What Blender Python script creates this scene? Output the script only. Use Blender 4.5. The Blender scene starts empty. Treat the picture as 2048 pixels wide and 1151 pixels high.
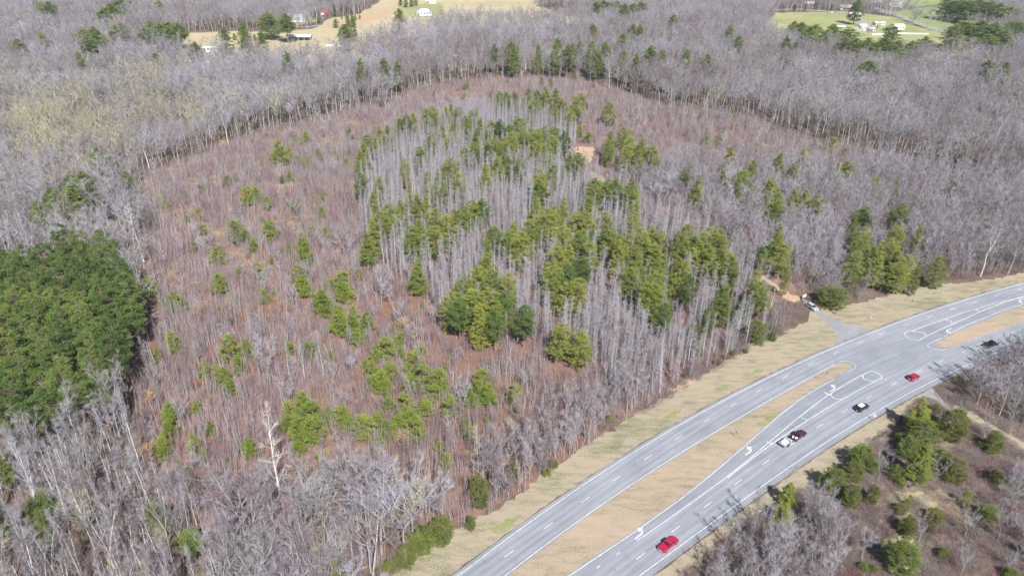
import bpy, math, random
import numpy as np
from mathutils import Vector, Matrix
R = math.radians
rnd = random.Random(7)
nr = np.random.RandomState(11)
scn = bpy.context.scene
COL = scn.collection

# ------------------------------------------------------------------ camera
FOC, PITCH, ROLL, CAMH = 1500.0, R(28.4), R(-1.0), 131.7     # focal length in photo pixels (2048 wide)
CT, ST, CR, SR = math.cos(PITCH), math.sin(PITCH), math.cos(ROLL), math.sin(ROLL)
right, down, fwd = Vector((1, 0, 0)), Vector((0, -ST, -CT)), Vector((0, CT, -ST))
cx_ = CR * right + SR * down
cdn = -SR * right + CR * down
cam = bpy.data.cameras.new("camera")
camo = bpy.data.objects.new("camera", cam)
COL.objects.link(camo)
m = Matrix.Identity(4)
for i, v in enumerate((cx_, -cdn, -fwd)):
    m[0][i], m[1][i], m[2][i] = v
m[2][3] = CAMH
camo.matrix_world = m
cam.sensor_width = 36.0
cam.lens = 36.0 * FOC / 2048
cam.clip_start, cam.clip_end = 1.0, 20000
scn.camera = camo

# ------------------------------------------------------------------ light
SUN_ELEV, SUN_AZ = R(46), R(163)          # azimuth clockwise from +Y (away from the camera)
w = bpy.data.worlds.new("World")
scn.world = w
w.use_nodes = True
nt = w.node_tree
sky = nt.nodes.new("ShaderNodeTexSky")
sky.sky_type = 'NISHITA'
sky.sun_disc = False
sky.sun_elevation, sky.sun_rotation = SUN_ELEV, SUN_AZ
nt.links.new(sky.outputs[0], nt.nodes["Background"].inputs[0])
nt.nodes["Background"].inputs[1].default_value = 0.06
sl = bpy.data.lights.new("sun", 'SUN')
sl.energy, sl.angle, sl.color = 5.0, R(0.5), (1, 0.985, 0.965)
so = bpy.data.objects.new("sun", sl)
COL.objects.link(so)
sd = Vector((math.sin(SUN_AZ) * math.cos(SUN_ELEV), math.cos(SUN_AZ) * math.cos(SUN_ELEV), math.sin(SUN_ELEV)))
so.rotation_euler = sd.to_track_quat('Z', 'Y').to_euler()
scn.view_settings.view_transform = 'Standard'
scn.view_settings.look = 'None'
scn.view_settings.gamma = 1
scn.view_settings.exposure = 0.97
scn.cycles.max_bounces = 5
scn.cycles.diffuse_bounces = 3
scn.cycles.transmission_bounces = 2


# ------------------------------------------------------------------ survey helpers
def G(px, py, z=0.0):
    """the point at height z seen at photo pixel (px, py): how positions were measured off the photograph"""
    x, y = (np.asarray(px, float) - 1024) / FOC, (np.asarray(py, float) - 575.5) / FOC
    x, y = CR * x - SR * y, SR * x + CR * y
    F, D = CT - y * ST, ST + y * CT
    t = (CAMH - z) / D
    return x * t, F * t


def PIX(X, Y, Z=0.0):
    X, Y = np.asarray(X, float), np.asarray(Y, float)
    dz = Z - CAMH
    d = Y * CT - dz * ST
    u, v = X / d, (-Y * ST - dz * CT) / d
    u, v = CR * u + SR * v, -SR * u + CR * v
    return 1024 + FOC * u, 575.5 + FOC * v


def inpoly(px, py, poly):
    px, py = np.asarray(px, float), np.asarray(py, float)
    c = np.zeros(px.shape, bool)
    n = len(poly)
    for i in range(n):
        x0, y0 = poly[i]
        x1, y1 = poly[(i + 1) % n]
        if y0 == y1:
            continue
        s = ((y0 > py) != (y1 > py)) & (px < (x1 - x0) * (py - y0) / (y1 - y0) + x0)
        c ^= s
    return c


def P2(lst):
    return [(float(a), float(b)) for a, b in (p.split(',') for p in lst.split())]


_a, _b = G(1000, 1110), G(1950, 580)
ROAD_ANG = math.atan2(float(_b[1] - _a[1]), float(_b[0] - _a[0]))

# ------------------------------------------------------------------ materials
def newmat(name):
    mt = bpy.data.materials.new(name)
    mt.use_nodes = True
    t = mt.node_tree
    t.nodes.clear()
    out = t.nodes.new("ShaderNodeOutputMaterial")
    return mt, t, out


def N(t, typ, **kw):
    n = t.nodes.new(typ)
    for k, v in kw.items():
        if k.startswith('i_'):
            key = k[2:]
            key = int(key) if key.isdigit() else key
            n.inputs[key].default_value = v
        else:
            setattr(n, k, v)
    return n


def ramp(t, stops):
    r = t.nodes.new("ShaderNodeValToRGB")
    e = r.color_ramp.elements
    while len(e) > 1:
        e.remove(e[0])
    e[0].position, e[0].color = stops[0][0], (*stops[0][1], 1)
    for p, c in stops[1:]:
        x = e.new(p)
        x.color = (*c, 1)
    return r


def mat_plain(name, col, rough=0.6, metal=0.0, noise=0.0, scale=2.0, coat=0.0):
    mt, t, out = newmat(name)
    b = N(t, "ShaderNodeBsdfPrincipled", i_Roughness=rough, i_Metallic=metal)
    b.inputs["Coat Weight"].default_value = coat
    if noise:
        tc = N(t, "ShaderNodeTexCoord")
        nz = N(t, "ShaderNodeTexNoise", i_Scale=scale, i_Detail=5.0)
        t.links.new(tc.outputs["Object"], nz.inputs["Vector"])
        rp = ramp(t, [(0.3, tuple(c * (1 - noise) for c in col)), (0.7, tuple(min(1, c * (1 + noise)) for c in col))])
        t.links.new(nz.outputs["Fac"], rp.inputs[0])
        t.links.new(rp.outputs[0], b.inputs["Base Color"])
    else:
        b.inputs["Base Color"].default_value = (*col, 1)
    t.links.new(b.outputs[0], out.inputs[0])
    return mt


def mat_plant(name, stops, trans=0.0, nscale=0.25, detail=2.0, objw=0.6):
    """colour differs from plant to plant and, a little, from bough to bough"""
    mt, t, out = newmat(name)
    oi = N(t, "ShaderNodeObjectInfo")
    ge = N(t, "ShaderNodeNewGeometry")
    nz = N(t, "ShaderNodeTexNoise", i_Scale=nscale, i_Detail=detail)
    t.links.new(ge.outputs["Position"], nz.inputs["Vector"])
    mr = N(t, "ShaderNodeMapRange")
    mr.inputs[1].default_value, mr.inputs[2].default_value = 0.28, 0.72
    t.links.new(nz.outputs["Fac"], mr.inputs[0])
    mx = N(t, "ShaderNodeMix")
    mx.data_type = 'FLOAT'
    mx.inputs[0].default_value = objw
    t.links.new(mr.outputs[0], mx.inputs[2])
    t.links.new(oi.outputs["Random"], mx.inputs[3])
    rp = ramp(t, stops)
    t.links.new(mx.outputs[0], rp.inputs[0])
    d = N(t, "ShaderNodeBsdfDiffuse")
    t.links.new(rp.outputs[0], d.inputs[0])
    if trans:
        tr = N(t, "ShaderNodeBsdfTranslucent")
        t.links.new(rp.outputs[0], tr.inputs[0])
        ms = N(t, "ShaderNodeMixShader")
        ms.inputs[0].default_value = trans
        t.links.new(d.outputs[0], ms.inputs[1])
        t.links.new(tr.outputs[0], ms.inputs[2])
        t.links.new(ms.outputs[0], out.inputs[0])
    else:
        t.links.new(d.outputs[0], out.inputs[0])
    return mt


def mat_ground(name, stops, s1=0.05, s2=0.9, s3=6.0, w2=0.35, w3=0.25, stretch=None, angle=0.0, bump=0.3):
    mt, t, out = newmat(name)
    ge = N(t, "ShaderNodeNewGeometry")
    mp = N(t, "ShaderNodeMapping")
    mp.inputs["Rotation"].default_value = (0, 0, angle)
    if stretch:
        mp.inputs["Scale"].default_value = stretch
    t.links.new(ge.outputs["Position"], mp.inputs[0])
    acc = None
    for s, wt, det in ((s1, 1 - w2 - w3, 4.0), (s2, w2, 4.0), (s3, w3, 3.0)):
        nz = N(t, "ShaderNodeTexNoise", i_Scale=s, i_Detail=det, i_Roughness=0.6)
        t.links.new((mp if s != s3 else ge).outputs[0], nz.inputs["Vector"])
        mu = N(t, "ShaderNodeMath", operation='MULTIPLY')
        mu.inputs[1].default_value = wt
        t.links.new(nz.outputs["Fac"], mu.inputs[0])
        if acc is None:
            acc = mu
        else:
            ad = N(t, "ShaderNodeMath", operation='ADD')
            t.links.new(acc.outputs[0], ad.inputs[0])
            t.links.new(mu.outputs[0], ad.inputs[1])
            acc = ad
    rp = ramp(t, stops)
    t.links.new(acc.outputs[0], rp.inputs[0])
    b = N(t, "ShaderNodeBsdfPrincipled", i_Roughness=0.95)
    b.inputs["Specular IOR Level"].default_value = 0.1
    t.links.new(rp.outputs[0], b.inputs["Base Color"])
    if bump:
        bp = N(t, "ShaderNodeBump")
        bp.inputs["Strength"].default_value = bump
        bp.inputs["Distance"].default_value = 0.25
        t.links.new(acc.outputs[0], bp.inputs["Height"])
        t.links.new(bp.outputs[0], b.inputs["Normal"])
    t.links.new(b.outputs[0], out.inputs[0])
    return mt


M = {}
M['bark_grey'] = mat_plant('grey_bark', [(0, (.19, .18, .165)), (.5, (.28, .265, .25)), (1, (.40, .385, .36))], nscale=0.5)
M['bark_pale'] = mat_plant('pale_bark', [(0, (0.389, 0.367, 0.340)), (1, (0.562, 0.540, 0.508))], nscale=0.6)
M['twig_grey'] = mat_plant('grey_twigs', [(0, (0.110, 0.092, 0.099)), (.2, (0.191, 0.143, 0.149)), (.4, (0.224, 0.203, 0.220)), (.58, (0.257, 0.245, 0.238)), (.78, (0.296, 0.276, 0.321)), (1, (0.419, 0.401, 0.435))], nscale=0.014, detail=4.0, objw=.62)
M['twig_olive'] = mat_plant('budding_twigs', [(0, (.26, .24, .17)), (1, (.38, .36, .23))], nscale=0.05)
M['twig_pale'] = mat_plant('pale_twigs', [(0, (0.242, 0.221, 0.241)), (1, (0.350, 0.340, 0.365))], nscale=0.05)
M['twig_red'] = mat_plant('reddish_twigs', [(0, (0.140, 0.069, 0.072)), (.4, (0.191, 0.101, 0.104)), (.75, (0.237, 0.146, 0.149)), (1, (0.288, 0.206, 0.207))], nscale=0.03, detail=5.0, objw=0.45)
M['twig_mauve'] = mat_plant('mauve_twigs', [(0, (.17, .115, .125)), (.5, (.235, .175, .185)), (1, (.33, .27, .275))], nscale=.03, detail=5.0, objw=.5)
M['twig_brown'] = mat_plant('brown_brush', [(0, (0.126, 0.100, 0.090)), (.6, (0.198, 0.166, 0.152)), (1, (0.288, 0.261, 0.214))], nscale=0.08)
M['straw_blades'] = mat_plant('straw_blades', [(0, (.26, .20, .12)), (1, (.42, .35, .22))], nscale=.1)
M['russet'] = mat_plant('russet_brush', [(0, (.22, .11, .065)), (1, (.34, .20, .12))], nscale=.1)
M['bark_pine'] = mat_plant('pine_bark', [(0, (.16, .115, .09)), (1, (.26, .20, .16))], nscale=0.8)
M['needles_deep'] = mat_plant('deep_green_needles', [(0, (0.073, 0.120, 0.035)), (.5, (0.137, 0.203, 0.053)), (1, (0.246, 0.277, 0.075))], trans=0.35, nscale=0.35, detail=4.0, objw=.75)
M['needles_olive'] = mat_plant('olive_green_needles', [(0, (0.166, 0.206, 0.048)), (.5, (0.243, 0.284, 0.060)), (1, (0.351, 0.354, 0.080))], trans=0.35, nscale=0.4, detail=4.0)
M['needles_bright'] = mat_plant('bright_green_needles', [(0, (0.153, 0.216, 0.042)), (.5, (0.225, 0.281, 0.054)), (1, (0.312, 0.334, 0.074))], trans=0.35, nscale=0.5, detail=4.0)
M['needles_cedar'] = mat_plant('cedar_green_scales', [(0, (0.179, 0.133, 0.046)), (.25, (0.143, 0.155, 0.043)), (.7, (0.135, 0.183, 0.043)), (1, (0.209, 0.231, 0.057))], trans=0.25, nscale=0.5, detail=4.0)
M['needles_far'] = mat_plant('dark_green_needles', [(0, (0.110, 0.170, 0.051)), (1, (0.219, 0.255, 0.068))], trans=0.3, nscale=0.2, detail=3.0)
M['leaf_tan'] = mat_plant('dry_tan_leaves', [(0, (.36, .24, .13)), (1, (.50, .37, .21))], trans=0.2, nscale=0.5)
M['litter'] = mat_ground('leaf_litter', [(.30, (0.058, 0.042, 0.033)), (.45, (0.098, 0.071, 0.054)), (.58, (0.140, 0.104, 0.078)), (.72, (0.194, 0.148, 0.111))])
M['thicket_floor'] = mat_ground('thicket_floor', [(.30, (0.094, 0.052, 0.041)), (.46, (0.144, 0.084, 0.069)), (.58, (0.198, 0.125, 0.101)), (.72, (0.274, 0.198, 0.145))])
M['verge'] = mat_ground('dry_verge_grass', [(.37, (0.094, 0.106, 0.054)), (.43, (0.169, 0.157, 0.100)), (.485, (0.235, 0.205, 0.141)), (.54, (0.291, 0.243, 0.177)), (.62, (0.259, 0.191, 0.141))], s1=0.05, s2=0.45, s3=2.6, w2=.34, w3=.34, stretch=(.45, 1.4, 1), angle=-ROAD_ANG, bump=.6)
M['median'] = mat_ground('dry_median_grass', [(.38, (0.120, 0.119, 0.066)), (.44, (0.204, 0.171, 0.116)), (.50, (0.269, 0.219, 0.155)), (.58, (0.314, 0.242, 0.182))], s1=0.05, s2=0.45, s3=2.6, w2=.34, w3=.32, stretch=(.4, 1.4, 1), angle=-ROAD_ANG, bump=.6)
M['brushfield'] = mat_ground('brushy_field_floor', [(.30, (0.086, 0.068, 0.054)), (.46, (0.142, 0.108, 0.086)), (.58, (0.198, 0.158, 0.113)), (.70, (0.327, 0.288, 0.180))], s1=0.07, s2=0.6, s3=4)
M['apron'] = mat_ground('old_tar_and_gravel', [(.3, (.15, .152, .16)), (.5, (.21, .213, .222)), (.7, (.28, .28, .28))], s1=0.15, s2=1.0, s3=7)
M['straw'] = mat_ground('pale_dry_grass', [(.3, (0.160, 0.132, 0.076)), (.5, (0.264, 0.224, 0.136)), (.7, (0.336, 0.296, 0.192))], s1=0.2, s2=1.0, s3=5)
M['field_tan'] = mat_ground('tan_hay_field', [(.32, (.24, .225, .125)), (.45, (.31, .265, .16)), (.55, (.36, .30, .19)), (.7, (.37, .285, .18))], s1=0.02, s2=0.12, s3=1.2, w2=.4, bump=.2)
M['field_green'] = mat_ground('green_pasture', [(.32, (.11, .17, .055)), (.5, (.17, .22, .075)), (.68, (.28, .26, .12))], s1=0.02, s2=0.12, s3=1.5, bump=.2)
M['lawn'] = mat_ground('pale_lawn', [(.34, (.14, .18, .065)), (.48, (.22, .23, .10)), (.58, (.29, .265, .14)), (.7, (.32, .28, .16))], s1=0.02, s2=0.12, s3=1.5, bump=.2)
M['grass_green'] = mat_ground('green_grass', [(.36, (.13, .16, .06)), (.50, (.19, .20, .085)), (.62, (.27, .24, .13))], s1=0.6, s2=1.6, s3=6)
M['soil'] = mat_ground('orange_clay', [(.3, (0.269, 0.180, 0.108)), (.5, (0.353, 0.248, 0.162)), (.7, (0.412, 0.315, 0.221))], s1=0.15, s2=0.8, s3=5)
M['gravel'] = mat_ground('grey_gravel', [(.3, (0.172, 0.164, 0.156)), (.5, (0.234, 0.226, 0.218)), (.7, (0.296, 0.289, 0.269))], s1=0.15, s2=1.0, s3=7)


M['paint'] = mat_plain('road_paint', (.50, .50, .485), .85, noise=.3, scale=.9)
M['glass'] = mat_plain('dark_glass', (.015, .018, .022), .08)
M['tyre'] = mat_plain('black_rubber', (.02, .02, .02), .85)
M['rim'] = mat_plain('silver_rim', (.5, .5, .52), .35, metal=.8)
M['chrome'] = mat_plain('bumper_metal', (.55, .55, .57), .3, metal=.7)
M['white'] = mat_plain('white_paint', (.80, .80, .78), .5)
M['lamp_red'] = mat_plain('red_lens', (.35, .015, .015), .25)
M['lamp_clear'] = mat_plain('clear_lens', (.7, .7, .7), .15)
M['black'] = mat_plain('black_plastic', (.02, .02, .022), .5)
M['metal_grey'] = mat_plain('galvanised_steel', (.36, .37, .38), .5, metal=.5)
M['wood'] = mat_plain('weathered_wood', (.22, .17, .12), .9, noise=.25)


# ------------------------------------------------------------------ mesh helpers
class MB:
    def __init__(s):
        s.v, s.f, s.m = [], [], []

    def add(s, vs, fs, mi=0):
        o = len(s.v)
        s.v += [tuple(p) for p in vs]
        s.f += [tuple(i + o for i in f) for f in fs]
        s.m += [mi] * len(fs)

    def tube(s, pts, rad, n=5, mi=0):
        vs, fs = [], []
        for k, p in enumerate(pts):
            a = pts[min(k + 1, len(pts) - 1)] - pts[max(k - 1, 0)]
            a = a.normalized() if a.length > 1e-9 else Vector((0, 0, 1))
            u = a.cross(Vector((0.31, 0.95, 0.05)))
            u = u.normalized() if u.length > 1e-6 else Vector((1, 0, 0))
            v = a.cross(u)
            for j in range(n):
                th = 2 * math.pi * j / n
                vs.append(p + (u * math.cos(th) + v * math.sin(th)) * rad[k])
        for k in range(len(pts) - 1):
            for j in range(n):
                j2 = (j + 1) % n
                fs.append((k * n + j, k * n + j2, (k + 1) * n + j2, (k + 1) * n + j))
        s.add(vs, fs, mi)

    def blade(s, p, d, L, wd, mi=0):
        """one tapering twig or needle spray"""
        d = d.normalized()
        u = d.cross(Vector((rnd.gauss(0, 1), rnd.gauss(0, 1), rnd.gauss(0, 1))))
        if u.length < 1e-5:
            u = Vector((1, 0, 0))
        u = u.normalized() * wd * .5
        s.add([p - u, p + u, p + d * L], [(0, 1, 2)], mi)

    def box(s, c, d, mi=0, rz=0.0, taper=1.0):
        hx, hy, hz = d[0] / 2, d[1] / 2, d[2] / 2
        vs = []
        cs, sn = math.cos(rz), math.sin(rz)
        for z, k in ((-hz, 1), (hz, taper)):
            for x, y in ((-hx, -hy), (hx, -hy), (hx, hy), (-hx, hy)):
                x, y = x * k, y * k
                vs.append((c[0] + x * cs - y * sn, c[1] + x * sn + y * cs, c[2] + z))
        s.add(vs, [(3, 2, 1, 0), (4, 5, 6, 7), (0, 1, 5, 4), (1, 2, 6, 5), (2, 3, 7, 6), (3, 0, 4, 7)], mi)

    def mesh(s, name, mats):
        me = bpy.data.meshes.new(name)
        me.from_pydata(s.v, [], s.f)
        for mt in mats:
            me.materials.append(mt)
        if len(mats) > 1:
            me.polygons.foreach_set("material_index", s.m)
        me.update()
        return me

    def build(s, name, mats, parent=None, label=None):
        mats = mats if isinstance(mats, (list, tuple)) else [mats]
        o = bpy.data.objects.new(name, s.mesh(name, mats))
        COL.objects.link(o)
        if parent is not None:
            o.parent = parent
        if label:
            o['label'] = label
        return o


def thing(name, label, cat, loc, rz=0.0, group=None, scale=None):
    o = bpy.data.objects.new(name, None)
    o.empty_display_size = 0.3
    COL.objects.link(o)
    o.location = loc
    o.rotation_euler = (0, 0, rz)
    if scale:
        o.scale = scale
    o['label'], o['category'] = label, cat
    if group:
        o['group'] = group
    return o


def tag(o, label, cat, group=None):
    o['label'], o['category'] = label, cat
    if group:
        o['group'] = group
    return o


def sheet(name, poly, mat, z, jitter=0.0, step=3.0, kind='structure'):
    """a flat piece of ground bounded by ground points"""
    pts = []
    n = len(poly)
    for i in range(n):
        a, b = Vector(poly[i]), Vector(poly[(i + 1) % n])
        k = max(1, int((b - a).length / step)) if jitter else 1
        for j in range(k):
            p = a.lerp(b, j / k)
            if jitter:
                p += Vector((rnd.gauss(0, jitter), rnd.gauss(0, jitter)))
            pts.append((p.x, p.y, z))
    from mathutils.geometry import delaunay_2d_cdt
    n = len(pts)
    v2, _e, fs, *_r = delaunay_2d_cdt([Vector(p[:2]) for p in pts], [(k, (k + 1) % n) for k in range(n)], [], 1, 1e-4)
    out = []
    for f in fs:
        a, b, c = v2[f[0]], v2[f[1]], v2[f[2]]
        out.append(tuple(f) if (b - a).cross(c - a) > 0 else tuple(reversed(f)))
    me = bpy.data.meshes.new(name)
    me.from_pydata([(p.x, p.y, z) for p in v2], [], out)
    me.update()
    me.materials.append(mat)
    o = bpy.data.objects.new(name, me)
    COL.objects.link(o)
    if kind:
        o['kind'] = kind
    return o


def gp(pix):
    return [tuple(float(q) for q in G(x, y)) for x, y in pix]


def crop1(lst):           # measured in an enlargement of the lower right of the photograph
    return [(1000 + x / 1.8244, 520 + y / 1.8244) for x, y in P2(lst)]


def crop7(lst):
    return [(1440 + x / 5.756, 700 + y / 5.756) for x, y in P2(lst)]


def crop6(lst):
    return [(1800 + x / 8.258, 590 + y / 8.258) for x, y in P2(lst)]


def crop5(lst):
    return [(1560 + x / 8.22, 550 + y / 8.22) for x, y in P2(lst)]


# ------------------------------------------------------------------ road geometry
A0 = Vector(gp([(1000, 1110)])[0])
A1 = Vector(gp([(1950, 580)])[0])
AX = (A1 - A0).normalized()
AN = Vector((-AX.y, AX.x))                      # to the north-west side
ROAD_ANG = math.atan2(AX.y, AX.x)


class Line:
    """a smooth road line fitted through measured points; s runs along AX, o is the offset along AN"""

    def __init__(s, pix, deg=4):
        g = [Vector(p) - A0 for p in gp(pix)]
        s.s = np.array([p.dot(AX) for p in g])
        s.o = np.array([p.dot(AN) for p in g])
        s.c = np.polyfit(s.s, s.o, deg)
        s.lo, s.hi = s.s.min(), s.s.max()

    def off(s, t):
        t = float(t)
        if t < s.lo:
            return float(np.polyval(s.c, s.lo) + np.polyval(np.polyder(s.c), s.lo) * (t - s.lo))
        if t > s.hi:
            return float(np.polyval(s.c, s.hi) + np.polyval(np.polyder(s.c), s.hi) * (t - s.hi))
        return float(np.polyval(s.c, t))

    def pt(s, t, d=0.0):
        e = 0.5
        tg = (AX + AN * (s.off(t + e) - s.off(t - e)) / (2 * e)).normalized()
        nn = Vector((-tg.y, tg.x))
        return A0 + AX * t + AN * s.off(t) + nn * d

    def tan(s, t):
        return (s.pt(t + .5) - s.pt(t - .5)).normalized()

    def pts(s, a, b, d=0.0, step=4.0):
        n = max(2, int(abs(b - a) / step))
        return [s.pt(a + (b - a) * i / n, d) for i in range(n + 1)]


UPPER_DASH = crop1("35,1070 175,968 310,872 425,795 541,718 651,648 753,584 852,527 946,475 1042,425 1134,379 1226,336 1313,299 1393,267 1482,235 1570,205 1652,178 1733,153 1813,129")
LOWER_DASH = crop1("515,1078 640,980 757,890 868,808 972,737 1168,606 1258,549 1346,498 1437,450 1527,404 1612,369 1697,333 1865,267")
UC = Line(UPPER_DASH)
LC = Line(LOWER_DASH)
UO = Line(crop1("0,1033 120,950 250,857 400,755 560,654 700,577 850,495 1000,420 1150,350 1300,285 1450,230 1600,177 1750,130 1911,85"))
UI = Line(crop1("20,1150 100,1088 200,1012 330,920 450,838 560,765 680,690 800,615 900,560 1000,503 1100,445 1180,400 1235,373"), 3)
LO = Line(crop1("510,1150 600,1085 730,985 860,893 1000,795 1100,727 1200,655 1290,600 1390,540 1500,482 1600,432 1700,384 1800,342 1911,300"))
SL = lambda pix: [Vector(p) for p in gp(pix)]
S0, S1 = -260.0, 420.0

# ground
NW_EDGE = P2("560,1330 700,1220 790,1140 870,1078 960,1035 1045,985 1100,940 1150,905 1200,872 1260,835 1330,793 1390,760 1450,722 1500,692 1560,668 1610,645 1625,612 1640,606 1680,614 1740,600 1800,584 1870,568 1960,562 2048,545 2300,495")
SE_EDGE = P2("2300,640 2048,688 1990,712 1930,735 1870,760 1850,785 1800,838 1720,903 1650,960 1560,1000 1500,1035 1440,1080 1370,1151 1290,1250 1200,1400")
big = MB()
big.add([(-6000, -3000, -.06), (6000, -3000, -.06), (6000, 9000, -.06), (-6000, 9000, -.06)], [(0, 1, 2, 3)])
o = big.build('ground', M['litter'])
o['kind'] = 'structure'
THICK = P2("285,350 330,337 400,312 480,282 560,260 620,248 700,224 780,202 860,172 960,160 1080,157 1200,172 1280,197 1340,217 1500,234 1560,264 1650,288 1760,310 1890,345 1900,375 1720,420 1600,560 1560,668 1450,722 1330,793 1200,872 1045,985 960,1035 870,1060 700,1010 540,1060 380,1040 300,960 280,860 250,790 300,640 290,480")
sheet('thicket_ground', gp(THICK), M['thicket_floor'], -.03, jitter=1.2, step=5)
sheet('verge', gp(NW_EDGE + SE_EDGE), M['verge'], 0.0, jitter=.45, step=1.5)
SEF = P2("1650,962 1720,907 1800,842 1850,790 1900,775 2048,870 2300,1000 2300,1400 1200,1400 1290,1250 1370,1155 1440,1084 1560,1004")
sheet('brush_field', gp(SEF), M['brushfield'], -.02, jitter=.5, step=2)

for pl in ("1745,1000 1800,985 1880,975 1960,1015 1945,1050 1880,1035 1830,1050 1780,1062", "1755,1095 1790,1065 1830,1075 1845,1110 1825,1145 1785,1140 1770,1115", "1690,985 1720,975 1735,1000 1715,1020", "1900,960 1950,975 1990,1040 1960,1050 1915,1000", "1840,1075 1900,1065 1920,1085 1870,1100"):
    sheet('dry_grass', gp(P2(pl)), M['straw'], -.012, jitter=.8, step=1.2)
# pavement
NS, NV = 170, 44
rv_, rf_, ru_ = [], [], []
for a in range(NS + 1):
    t = S0 + (S1 - S0) * a / NS
    p, q = UO.pt(t, 1.0), LO.pt(t, -1.7)
    cu, cl = UC.pt(t), LC.pt(t)
    for b in range(NV + 1):
        x = p.lerp(q, b / NV)
        rv_.append((x.x, x.y, .02))
        ru_.append((t, min((x - cu).length, (x - cl).length)))
for a in range(NS):
    for b in range(NV):
        k = a * (NV + 1) + b
        rf_.append((k, k + NV + 1, k + NV + 2, k + 1))
me = bpy.data.meshes.new('highway')
me.from_pydata(rv_, [], [tuple(reversed(f)) for f in rf_])
at_ = me.attributes.new('along', 'FLOAT_VECTOR', 'POINT')
at_.data.foreach_set('vector', [c for u in ru_ for c in (u[0], u[1], 0.0)])
me.update()


def mat_asphalt():
    mt, t, out = newmat('worn_asphalt')
    ge = N(t, "ShaderNodeNewGeometry")
    at = N(t, "ShaderNodeAttribute", attribute_name='along')
    sx = N(t, "ShaderNodeSeparateXYZ")
    t.links.new(at.outputs["Vector"], sx.inputs[0])
    # wheel paths: worn lighter at 0.95 m and 2.65 m from the lane line, oil-dark between
    sub = N(t, "ShaderNodeMath", operation='SUBTRACT')
    sub.inputs[1].default_value = 1.8
    t.links.new(sx.outputs[1], sub.inputs[0])
    ab = N(t, "ShaderNodeMath", operation='ABSOLUTE')
    t.links.new(sub.outputs[0], ab.inputs[0])
    wr = ramp(t, [(0.0, (.34,) * 3), (.25, (.48,) * 3), (.47, (.62,) * 3), (.7, (.50,) * 3), (1.0, (.40,) * 3)])
    dv = N(t, "ShaderNodeMath", operation='DIVIDE')
    dv.inputs[1].default_value = 1.9
    t.links.new(ab.outputs[0], dv.inputs[0])
    t.links.new(dv.outputs[0], wr.inputs[0])
    mp = N(t, "ShaderNodeMapping")
    mp.inputs["Scale"].default_value = (.035, 1.3, 1)
    t.links.new(at.outputs["Vector"], mp.inputs[0])
    n1 = N(t, "ShaderNodeTexNoise", i_Scale=1.0, i_Detail=6.0, i_Roughness=.65)
    t.links.new(mp.outputs[0], n1.inputs["Vector"])
    n2 = N(t, "ShaderNodeTexNoise", i_Scale=.10, i_Detail=5.0, i_Roughness=.6)
    t.links.new(ge.outputs["Position"], n2.inputs["Vector"])
    n3 = N(t, "ShaderNodeTexNoise", i_Scale=7.0, i_Detail=3.0)
    t.links.new(ge.outputs["Position"], n3.inputs["Vector"])
    acc = None
    for nd, k in ((wr, .30), (n1, .34), (n2, .22), (n3, .14)):
        mu = N(t, "ShaderNodeMath", operation='MULTIPLY')
        mu.inputs[1].default_value = k
        t.links.new(nd.outputs[0], mu.inputs[0])
        if acc is not None:
            ad = N(t, "ShaderNodeMath", operation='ADD')
            t.links.new(acc.outputs[0], ad.inputs[0])
            t.links.new(mu.outputs[0], ad.inputs[1])
            mu = ad
        acc = mu
    rp = ramp(t, [(.36, (.125, .133, .150)), (.46, (.182, .192, .213)), (.53, (.220, .230, .252)), (.64, (.270, .279, .298))])
    t.links.new(acc.outputs[0], rp.inputs[0])
    # sealed cracks
    vo = N(t, "ShaderNodeTexVoronoi", feature='DISTANCE_TO_EDGE')
    vo.inputs["Scale"].default_value = .055
    nd = N(t, "ShaderNodeTexNoise", i_Scale=.25, i_Detail=4.0)
    t.links.new(ge.outputs["Position"], nd.inputs["Vector"])
    mxv = N(t, "ShaderNodeMix", data_type='VECTOR')
    mxv.inputs[0].default_value = .82
    sc_ = N(t, "ShaderNodeVectorMath", operation='SCALE')
    sc_.inputs["Scale"].default_value = 14
    t.links.new(nd.outputs["Color"], sc_.inputs[0])
    av = N(t, "ShaderNodeVectorMath", operation='ADD')
    t.links.new(ge.outputs["Position"], av.inputs[0])
    t.links.new(sc_.outputs[0], av.inputs[1])
    t.links.new(av.outputs[0], vo.inputs["Vector"])
    ck = ramp(t, [(.0, (1, 1, 1)), (.004, (.0, .0, .0))])
    t.links.new(vo.outputs["Distance"], ck.inputs[0])
    mc = N(t, "ShaderNodeMix", data_type='RGBA')
    mk = N(t, "ShaderNodeMath", operation='MULTIPLY')
    mk.inputs[1].default_value = .55
    t.links.new(ck.outputs[0], mk.inputs[0])
    t.links.new(mk.outputs[0], mc.inputs[0])
    t.links.new(rp.outputs[0], mc.inputs[6])
    mc.inputs[7].default_value = (.06, .06, .065, 1)
    b = N(t, "ShaderNodeBsdfPrincipled", i_Roughness=.9)
    b.inputs["Specular IOR Level"].default_value = .2
    t.links.new(mc.outputs[2], b.inputs["Base Color"])
    t.links.new(b.outputs[0], out.inputs[0])
    return mt


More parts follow.
